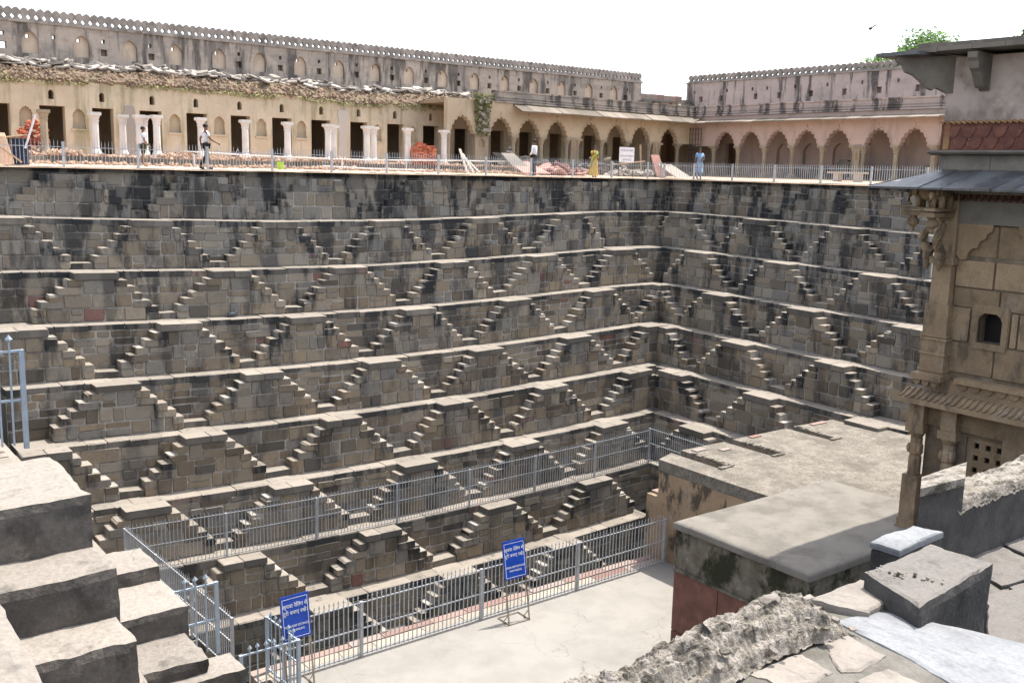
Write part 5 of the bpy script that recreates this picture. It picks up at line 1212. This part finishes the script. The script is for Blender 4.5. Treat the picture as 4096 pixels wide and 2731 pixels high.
for i in range(46):
    t = R.random()**.8; c = cat_(t)*K; q = MB(); off = rn(-.16, .05)
    slab_mesh(q, (c.x+rn(-.04, .04), c.y+off, c.z-.035-abs(off)*.8+rn(-.02, .02)), rn(.03, .08), rn(.018, .04), rn(.008, .018), Euler((rn(-.2, .9), rn(-.25, .25), rn(-.3, .3)))); q.build('rubble_stone', R.choice(['fore_rubble', 'fore_pink', 'fore_rubble']), PW_, fix=False)
q = MB(); q.ell((3.0*K, 2.26*K, -1.62*K), (.075, .055, .05), 9, 6); q.v = [(a+.012*fbm(a*20, b*20), b+.012*fbm(b*20, c*20, 2), c+.012*fbm(a*20, c*20, 4)) for a, b, c in q.v]; q.build('rubble_stone', 'fore_pink', PW_)
BB = thing('weathered_block', 'dark weathered stone block with lichen-grey top beside the flat parapet stones', 'stone block', (3.95*K, 2.1*K, -3.5), kind='thing')
worn_block('block', [(3.53*K, 1.95*K), (4.24*K, 2.02*K), (4.22*K, 2.31*K), (3.66*K, 2.29*K)], -3.6, -1.65*K, 'fore_block', BB, .006, .022, 3., 34)
q = MB()
for i in range(26):
    t = R.random(); s = rn(.003, .009); q.obox(((3.70+.12*t)*K+rn(-.04, .04), (2.25-.22*t)*K+rn(-.04, .04), -1.645*K+rn(-.01, .02)), (s, s*.3, 0), (-s*.2, s, .2*s), (0, 0, s*.6))
q.build('mortar_crumbs', 'fore_rubble', BB, fix=False)['kind'] = 'stuff'
SS = thing('stair_slab', 'white stone slab on a small pier in front of the dark sloping parapet', 'stone slab', (4.85*K, 2.78*K, -3.4), kind='thing')
fpoly('slab', [(4.61, 2.86), (5.05, 2.87), (5.09, 2.72), (4.63, 2.69)], -1.9, .05, 'fore_slab', SS, jag=.006)
fpoly('pier', [(4.62, 2.855), (5.04, 2.865), (5.08, 2.722), (4.635, 2.695)], -1.937, 1.6, 'fore_block', SS, jag=.006)
SW = thing('sloping_parapet', 'dark sloping stone parapet with bright rough coping at the right edge', 'parapet wall', (6.5, 3.2, -3.3), kind='thing')
def azr(az, r): return (r*math.cos(rad(az)), r*math.sin(rad(az)))
r1, r2 = 7.15*K, 7.7*K
b0 = Vector(azr(29.5, 6.55*K)); b1 = Vector(azr(27.3, 6.95*K)); b2 = Vector(azr(24.3, 7.75*K)); b3 = Vector(azr(20.5, 9.0*K))
zt1, zt2, zt3 = -.302*6.8*K, -.262*7.75*K, -.21*9.0*K
nrm = Vector((-(b2-b1).y, (b2-b1).x)).normalized()
if nrm.dot(b1) < 0: nrm = -nrm
q = MB(); zb_ = -3.7
A4 = [b1, b2, b3]; ZT = [zt1, zt2, zt3]
for i in range(2):
    a, b = A4[i], A4[i+1]
    q.add([(a.x, a.y, zb_), (b.x, b.y, zb_), (b.x, b.y, ZT[i+1]-.1), (a.x, a.y, ZT[i]-.1)], [(0, 1, 2, 3)])
    q.add([(a.x+nrm.x*.3, a.y+nrm.y*.3, zb_), (b.x+nrm.x*.3, b.y+nrm.y*.3, zb_), (b.x+nrm.x*.3, b.y+nrm.y*.3, ZT[i+1]-.1), (a.x+nrm.x*.3, a.y+nrm.y*.3, ZT[i]-.1)], [(0, 1, 2, 3)])
q.build('face', 'fore_block', SW)
q = MB(); NU_, NV_ = 90, 14
for i in range(NU_+1):
    t = i/NU_*2.06-.06; k_ = max(0, min(int(t), 1)); f_ = t-k_; a = A4[k_].lerp(A4[k_+1], f_); z = ZT[k_]*(1-f_)+ZT[k_+1]*f_
    for j in range(NV_+1):
        s_ = j/NV_; h = .12*(1-(2*s_-1)**8); 
        q.v.append((a.x+nrm.x*(s_*.34-.006), a.y+nrm.y*(s_*.34-.006), z-.12+h+.03*fbm(t*14, s_*3, 3)+.015*fbm(t*40, s_*8, 4)))
for i in range(NU_):
    for j in range(NV_): a = i*(NV_+1)+j; q.f.append((a, a+1, a+NV_+2, a+NV_+1))
q.build('coping', 'fore_rubble', SW)
pz = -.29*6.7*K
q = MB(); o_ = Vector(azr(29.45, 6.5*K)); e_ = (b1-o_); n2 = Vector((-e_.y, e_.x)).normalized()
if n2.dot(o_) < 0: n2 = -n2
q.add([(p.x, p.y, z) for z in (zb_, pz) for p in (o_, b1, b1*1.05, o_*1.045)], [(0, 1, 2, 3), (4, 5, 6, 7), (0, 1, 5, 4), (1, 2, 6, 5), (2, 3, 7, 6), (3, 0, 4, 7)]); q.build('pedestal', 'fore_block', SW)
q = MB(); q.add([(p.x, p.y, z+.02*vnoise(p.x*9, p.y*9)) for z in (pz-.01, pz+.06) for p in (o_*.997, o_.lerp(b1, .5)*.99, b1*.995, b1*1.05, o_.lerp(b1, .45)*1.05, o_*1.045)], [(0, 1, 2, 3, 4, 5), (6, 7, 8, 9, 10, 11)]+[(i, (i+1) % 6, 6+(i+1) % 6, 6+i) for i in range(6)]); q.build('cap_stone', 'fore_rubble', SW)
FG = thing('stair_paving', 'shaded grey paving stones on the ground beyond the weathered block', 'paving', (6.4*K, 2.8*K, -3.3), kind='thing')
for pts in ([(6.0, 2.4), (6.5, 2.35), (6.6, 2.75), (6.1, 2.8)], [(6.52, 2.3), (7.1, 2.2), (7.2, 2.7), (6.62, 2.74)], [(6.08, 2.83), (6.65, 2.78), (6.8, 3.3), (6.3, 3.3)], [(6.7, 2.76), (7.3, 2.7), (7.5, 3.2), (6.85, 3.3)], [(5.5, 2.3), (5.98, 2.25), (6.05, 2.8), (5.6, 2.8)], [(7.2, 2.1), (7.9, 2.0), (8.0, 2.7), (7.3, 2.68)]):
    fpoly('paving_stone', pts, -2.5, .2, 'fore_block', FG, jag=.01)
q = MB(); q.box((5.95*K, 1.2*K, -3.9), (9*K, 3.3*K, -2.53*K)); q.build('bed', 'fore_mortar', FG)
LB = thing('low_block', 'low stone kerb block at the right edge below the weathered block', 'stone block', (5.3*K, 2.3*K, -3.3), kind='thing')
fpoly('block', [(4.85, 2.30), (5.38, 2.58), (5.9, 2.45), (5.9, 1.7), (5.0, 1.7)], -2.28, .6, 'fore_block', LB, jag=.01)

# ------------------------------------------------------------------ trees, birds
def tree(loc, h, crown, label, seed):
    rr = random.Random(seed); T = thing('tree', label, 'tree', loc, 'trees beyond the courtyard'); x0, y0, z0 = loc
    q = MB(); q.tube([(x0, y0, z0), (x0+.1, y0, z0+h*.35), (x0-.1, y0+.1, z0+h*.6), (x0, y0, z0+h*.85)], [.35, .28, .2, .08], 8)
    for i in range(9):
        a = rr.uniform(0, 6.28); zz = z0+h*rr.uniform(.35, .65); q.tube([(x0, y0, zz), (x0+crown*.4*math.cos(a), y0+crown*.4*math.sin(a), zz+h*.14), (x0+crown*.8*math.cos(a), y0+crown*.8*math.sin(a), zz+h*.2)], [.14, .08, .03], 6)
    q.build('trunk', 'bark', T)
    q = MB()
    cl = []
    for i in range(80):
        a = rr.uniform(0, 6.28); r_ = crown*math.sqrt(rr.random()); zz = z0+h*(.55+.42*rr.random()**.7*math.sqrt(max(0, 1-(r_/crown)**2)))
        cl.append((x0+r_*math.cos(a), y0+r_*math.sin(a), zz, rr.uniform(.5, 1.0)))
    for (cx_, cy_, cz_, s0) in cl:
        for i in range(200):
            d = Vector((rr.gauss(0, 1), rr.gauss(0, 1), rr.gauss(0, .7))).normalized()*s0*rr.uniform(.5, 1.05); c = Vector((cx_, cy_, cz_))+d
            a = Vector((rr.uniform(-1, 1), rr.uniform(-1, 1), rr.uniform(-.8, .3))).normalized()*rr.uniform(.10, .2); b = a.orthogonal().normalized()*a.length*.42
            q.add([c-a, c+b, c+a, c-b], [(0, 1, 2, 3)])
    q.build('crown', 'leaf', T, fix=False)
tree((55.4, 34.0, -.6), 9.1, 3.3, 'green leafy tree rising behind the pink parapet and the tower top', 3)
tree((58.3, 28.0, -.6), 9.3, 2.0, 'green tree showing above the tower roof at the top right edge', 5)
def small_bird(loc, label, flying, s=1.0):
    T = thing('bird', label, 'bird', loc); x, y, z = loc
    q = MB(); q.ell((x, y, z+.07*s), (.11*s, .055*s, .06*s), 8, 6); q.ell((x+.11*s, y, z+.13*s), (.038*s, .035*s, .036*s), 8, 6); q.tube([(x+.07*s, y, z+.09*s), (x+.11*s, y, z+.13*s)], .035*s, 6); q.tube([(x+.14*s, y, z+.13*s), (x+.17*s, y, z+.125*s)], [.01*s, .003*s], 5)
    q.add([(x-.09*s, y-.03*s, z+.07*s), (x-.09*s, y+.03*s, z+.07*s), (x-.22*s, y+.04*s, z+.05*s), (x-.22*s, y-.04*s, z+.05*s)], [(0, 1, 2, 3)])
    if not flying:
        for d in (-.02, .02): q.tube([(x, y+d, z+.03*s), (x+.01, y+d, z-.0)], .006, 4)
    q.build('body', 'bird', T, smooth=True)
    for sg in (-1, 1):
        q = MB()
        if flying: q.add([(x+.06*s, y+.04*sg*s, z+.09*s), (x-.05*s, y+.04*sg*s, z+.09*s), (x-.10*s, y+.30*sg*s, z+.2*s), (x+.02*s, y+.32*sg*s, z+.2*s)], [(0, 1, 2, 3)])
        else: q.ell((x-.03*s, y+.05*sg*s, z+.08*s), (.11*s, .015*s, .045*s), 8, 5)
        q.build('wing', 'bird', T)
small_bird((13.24, 33.55, Z[3]+sag_a(13.2)+.005), 'grey pigeon standing on the third ledge on the left', False, 1.25)
small_bird((33.5, 22.6, 5.35), 'dark small bird flying in the white sky above the pink parapet', True, .9)

# ------------------------------------------------------------------ people
def skin_mesh(name, verts, edges, radii, root=0, sub=1):
    me = bpy.data.meshes.new(name); me.from_pydata(verts, edges, []); o = bpy.data.objects.new(name, me); link(o)
    md = o.modifiers.new('s', 'SKIN'); md.use_smooth_shade = True; md.branch_smoothing = .3
    for i, r_ in enumerate(radii):
        sv = me.skin_vertices[0].data[i]; sv.radius = (r_, r_) if not isinstance(r_, tuple) else r_; sv.use_root = (i == root)
    s2 = o.modifiers.new('u', 'SUBSURF'); s2.levels = sub; s2.render_levels = sub
    dg = bpy.context.evaluated_depsgraph_get(); dg.update(); out = bpy.data.meshes.new_from_object(o.evaluated_get(dg))
    col.objects.unlink(o); bpy.data.objects.remove(o); out.polygons.foreach_set('use_smooth', [True]*len(out.polygons)); return out
def person(loc, h, face, label, J, wear, hairstyle='short', extra=None):
    # J: joint offsets (in units of height 1.7 m) in the body's own frame: x right, y forward, z up
    s = h/1.7; T = thing('person', label, 'person', loc); M = Matrix.Rotation(face, 3, 'Z')
    def W(p): return Vector(loc)+M @ (Vector(p)*s)
    base = dict(pel=(0, 0, .95), wai=(0, .01, 1.10), che=(0, .0, 1.28), neck=(0, .0, 1.44), hd0=(0, .015, 1.52), hd1=(0, .03, 1.60), hd2=(0, .02, 1.66),
                sL=(-.17, 0, 1.40), sR=(.17, 0, 1.40), eL=(-.22, -.02, 1.13), eR=(.22, -.02, 1.13), wL=(-.24, .06, .90), wR=(.24, .06, .90),
                hL=(-.09, 0, .90), hR=(.09, 0, .90), kL=(-.10, .02, .50), kR=(.10, .02, .50), aL=(-.10, -.02, .09), aR=(.10, -.02, .09), tL=(-.11, .15, .03), tR=(.11, .15, .03))
    base.update(J)
    names = list(base); idx = {n: i for i, n in enumerate(names)}; P = [base[n] for n in names]
    rad_ = dict(pel=(.135, .10), wai=(.125, .09), che=(.15, .10), neck=.052, hd0=.06, hd1=.082, hd2=.06, sL=.06, sR=.06, eL=.04, eR=.04, wL=.026, wR=.026, hL=.085, hR=.085, kL=.055, kR=.055, aL=.035, aR=.035, tL=.03, tR=.03)
    E_ = [('pel', 'wai'), ('wai', 'che'), ('che', 'neck'), ('neck', 'hd0'), ('hd0', 'hd1'), ('hd1', 'hd2'), ('che', 'sL'), ('sL', 'eL'), ('eL', 'wL'), ('che', 'sR'), ('sR', 'eR'), ('eR', 'wR'), ('pel', 'hL'), ('hL', 'kL'), ('kL', 'aL'), ('aL', 'tL'), ('pel', 'hR'), ('hR', 'kR'), ('kR', 'aR'), ('aR', 'tR')]
    Rr = [rad_[n] for n in names]; ed = [(idx[a], idx[b]) for a, b in E_]
    for sd in 'LR':   # palm, four fingers and a thumb
        wv = Vector(base['w'+sd]); dv = (wv-Vector(base['e'+sd])).normalized(); sv = dv.cross(Vector((0, 1, 0))).normalized(); fv = sv.cross(dv)
        P.append(tuple(wv+dv*.07)); Rr.append(.024); pi_ = len(P)-1; ed.append((idx['w'+sd], pi_))
        for k_, (off, ln) in enumerate(((-.027, .07), (-.009, .085), (.009, .08), (.027, .062))):
            P.append(tuple(wv+dv*(.10+ln*.5)+fv*off)); Rr.append(.009); P.append(tuple(wv+dv*(.10+ln)+fv*off*1.05+sv*.012)); Rr.append(.007); ed.append((pi_, len(P)-2)); ed.append((len(P)-2, len(P)-1))
        P.append(tuple(wv+dv*.06+fv*.045)); Rr.append(.010); ed.append((pi_, len(P)-1))
    me = skin_mesh('body', [tuple(W(p)-Vector(loc)) for p in P], ed, [tuple(q_*s for q_ in r_) if isinstance(r_, tuple) else r_*s for r_ in Rr]); addobj('body', me, 'skin', T)
    # nose, ears, eyes, hair
    hc = Vector(base['hd1'])
    q = MB(); q.tube([W(hc+Vector((0, .075, .02))), W(hc+Vector((0, .10, -.02)))], [.008*s, .016*s], 6); q.build('nose', 'skin', T)
    for sg in (-1, 1):
        q = MB(); q.ell(tuple(W(hc+Vector((.08*sg, 0, 0)))), (.015*s, .02*s, .03*s), 6, 5); q.build('ear', 'skin', T)
        q = MB(); q.ell(tuple(W(hc+Vector((.03*sg, .078, .025)))), (.011*s, .008*s, .008*s), 6, 4); q.build('eye', 'hair', T)
    q = MB(); q.tube([W(hc+Vector((-.022, .082, -.045))), W(hc+Vector((.022, .082, -.045)))], .006*s, 5); q.build('mouth', 'cloth_maroon', T)
    q = MB(); hv = W(hc+Vector((0, -.022, .035)))
    q.ell((0, 0, 0), (1, 1, 1), 12, 8); q.v = [tuple(hv+M @ Vector((p[0]*.088*s, p[1]*.098*s, p[2]*.085*s))) for p in q.v]; q.build('hair', 'hair', T, smooth=True)
    if hairstyle == 'long':
        q = MB(); q.tube([W(hc+Vector((0, -.08, 0))), W(hc+Vector((0, -.12, -.12))), W(hc+Vector((0, -.12, -.35)))], [.06*s, .05*s, .025*s], 8); q.build('plait', 'hair', T, smooth=True)
    def garment(name, chain, m):
        nm = []; e2 = []; r2_ = []
        for ch in chain:
            prev = None
            for n, r_ in ch:
                if n not in nm: nm.append(n); r2_.append(r_)
                if prev is not None: e2.append((nm.index(prev), nm.index(n)))
                prev = n
        pts = []
        for n in nm:
            if '~' in n: a, b, f_ = n.split('~'); pts.append(Vector(base[a]).lerp(Vector(base[b]), float(f_)))
            else: pts.append(Vector(base[n]))
        me = skin_mesh(name, [tuple(W(p)-Vector(loc)) for p in pts], e2, [tuple(q_*s for q_ in r_) if isinstance(r_, tuple) else r_*s for r_ in r2_]); addobj(name, me, m, T)
    for n, ch, m in wear: garment(n, ch, m)
    if extra: extra(T, W, M, s, base)
    return T
def shirt(sleeve, loose=1.0):
    a = [('pel', (.158*loose, .12*loose)), ('wai', (.15*loose, .112*loose)), ('che', (.17, .118)), ('che~neck~.55', (.10, .08))]
    L = []
    for sd in 'LR':
        if sleeve == 'short': L.append([('che', (.17, .118)), ('s'+sd, .078), ('s%s~e%s~.7' % (sd, sd), .062)])
        else: L.append([('che', (.17, .118)), ('s'+sd, .076), ('e'+sd, .055), ('e%s~w%s~.85' % (sd, sd), .042)])
    return [a]+L
def trousers(end='a', rr_=.062):
    L = []
    for sd in 'LR':
        c = [('pel', (.148, .115)), ('h'+sd, .098), ('k'+sd, .072)]
        if end == 'a': c.append(('k%s~a%s~.95' % (sd, sd), rr_))
        else: c[-1] = ('h%s~k%s~.95' % (sd, sd), .088)
        L.append(c)
    return L
def shoes(T, W, M, s, b):
    for sd in 'LR':
        me = MB(); me.tube([W(Vector(b['a'+sd])+Vector((0, -.03, -.045))), W(Vector(b['a'+sd]).lerp(Vector(b['t'+sd]), .5)+Vector((0, 0, -.015))), W(Vector(b['t'+sd])+Vector((0, .03, .01)))], [.04*s, .045*s, .03*s], 8); me.build('shoe', 'cloth_navy', T, smooth=True)
gz = lambda x, y: court_z(x, y)-.03
walk = dict(kL=(-.09, .12, .50), aL=(-.09, .10, .09), tL=(-.09, .27, .04), kR=(.09, -.02, .50), aR=(.09, -.26, .14), tR=(.09, -.13, .03), eR=(.23, .10, 1.14), wR=(.22, .33, 1.02), eL=(-.23, -.12, 1.15), wL=(-.23, -.08, .92))
face_r = -pi/2   # facing +x
person((13.85, 37.35, gz(13.85, 37.35)+.0), 1.68, -pi/2, 'man in white t-shirt and dark trousers striding to the right behind the railing', walk, [('shirt', shirt('short', 1.06), 'cloth_white'), ('trousers', trousers(), 'cloth_dark')], extra=shoes)
walk2 = dict(kL=(-.09, .02, .50), aL=(-.09, .04, .09), tL=(-.09, .2, .03), kR=(.09, -.02, .52), aR=(.09, -.30, .18), tR=(.09, -.17, .06), eR=(.22, -.02, 1.13), wR=(.20, .15, .95), eL=(-.23, .02, 1.13), wL=(-.22, .12, .94))
person((11.75, 38.0, gz(11.75, 38)), 1.47, -pi/2, 'boy in white t-shirt and dark shorts walking right near the grouped columns', walk2, [('shirt', shirt('short', 1.08), 'cloth_white'), ('shorts', trousers('k'), 'cloth_olive')])
back = dict(eL=(-.24, 0, 1.13), eR=(.25, .02, 1.13), wR=(.30, .05, .92), wL=(-.2, .14, .95))
person((29.72, 37.55, gz(29.7, 37.5)), 1.66, .45, 'man in long-sleeved white shirt and black trousers standing with his back turned', back, [('shirt', shirt('long', 1.1), 'cloth_white'), ('trousers', trousers(), 'cloth_dark')], extra=shoes)
def robe(m_low, m_shawl, m_sh2, zlow=.08, wide=.26):
    def fn(T, W, M, s, b):
        q = MB(); n = 20; prof = [(wide, zlow), (wide*.92, .35), (.21, .65), (.185, .9), (.145, 1.08), (.165, 1.25)]
        for r_, z in prof:
            for i in range(n):
                a = 2*pi*i/n; f_ = 1+.10*math.sin(a*7)*(1 if z < .9 else .2); q.v.append(tuple(W((r_*f_*math.cos(a), r_*.72*f_*math.sin(a), z))))
        for k_ in range(len(prof)-1):
            for i in range(n): j = (i+1) % n; q.f.append((k_*n+i, k_*n+j, (k_+1)*n+j, (k_+1)*n+i))
        q.build('skirt', m_low, T, smooth=True)
        q = MB(); q.tube([W((-.17, .07, 1.38)), W((-.05, .14, 1.2)), W((.1, .15, 1.0)), W((.17, .08, .8)), W((.19, .02, .5))], [.04*s, .06*s, .06*s, .06*s, .05*s], 6); q.build('shawl', m_shawl, T, smooth=True)
        for sx in (-.07, .07): q = MB(); q.ell(tuple(W((sx, .12, .035))), (.045*s, .09*s, .03*s), 8, 5); q.build('shoe', 'cloth_maroon', T)
        if m_sh2: m_sh2(T, W, s, b)
    return fn
def phone(T, W, s, b):
    q = MB(); q.obox(tuple(W(Vector(b['wR'])+Vector((0, .07, .09)))), (.035, .0, 0), (0, .006, 0), (0, 0, .07)); o = q.build('phone', 'cloth_white', T)
def bottle(T, W, s, b):
    c = W(Vector(b['wR'])+Vector((0, .0, -.2))); q = MB(); q.lathe([(.032, -.1), (.034, .06), (.015, .1), (.015, .13)], tuple(c), 8); q.build('water_bottle', 'tarp', T)
person((33.36, 37.4, gz(33.3, 37.4)), 1.50, pi-.3, 'woman in yellow sari with maroon and green border holding up a phone', dict(eR=(.2, .12, 1.18), wR=(.14, .30, 1.30), eL=(-.22, .05, 1.12), wL=(-.1, .26, 1.06)), [('blouse', shirt('short', .95), 'cloth_yellow')], 'long', robe('cloth_yellow', 'cloth_green', phone))
person((38.35, 35.05, gz(38.3, 35.0)), 1.56, pi*.82, 'woman in blue patterned tunic and trousers standing by the railing corner', dict(eR=(.24, .02, 1.12), wR=(.28, .08, .92), eL=(-.24, .05, 1.12), wL=(-.02, .2, 1.02)), [('tunic', shirt('short', 1.0), 'cloth_blue'), ('trousers', trousers(), 'cloth_blue')], 'long', robe('cloth_blue', 'cloth_blue', bottle, .42, .24))
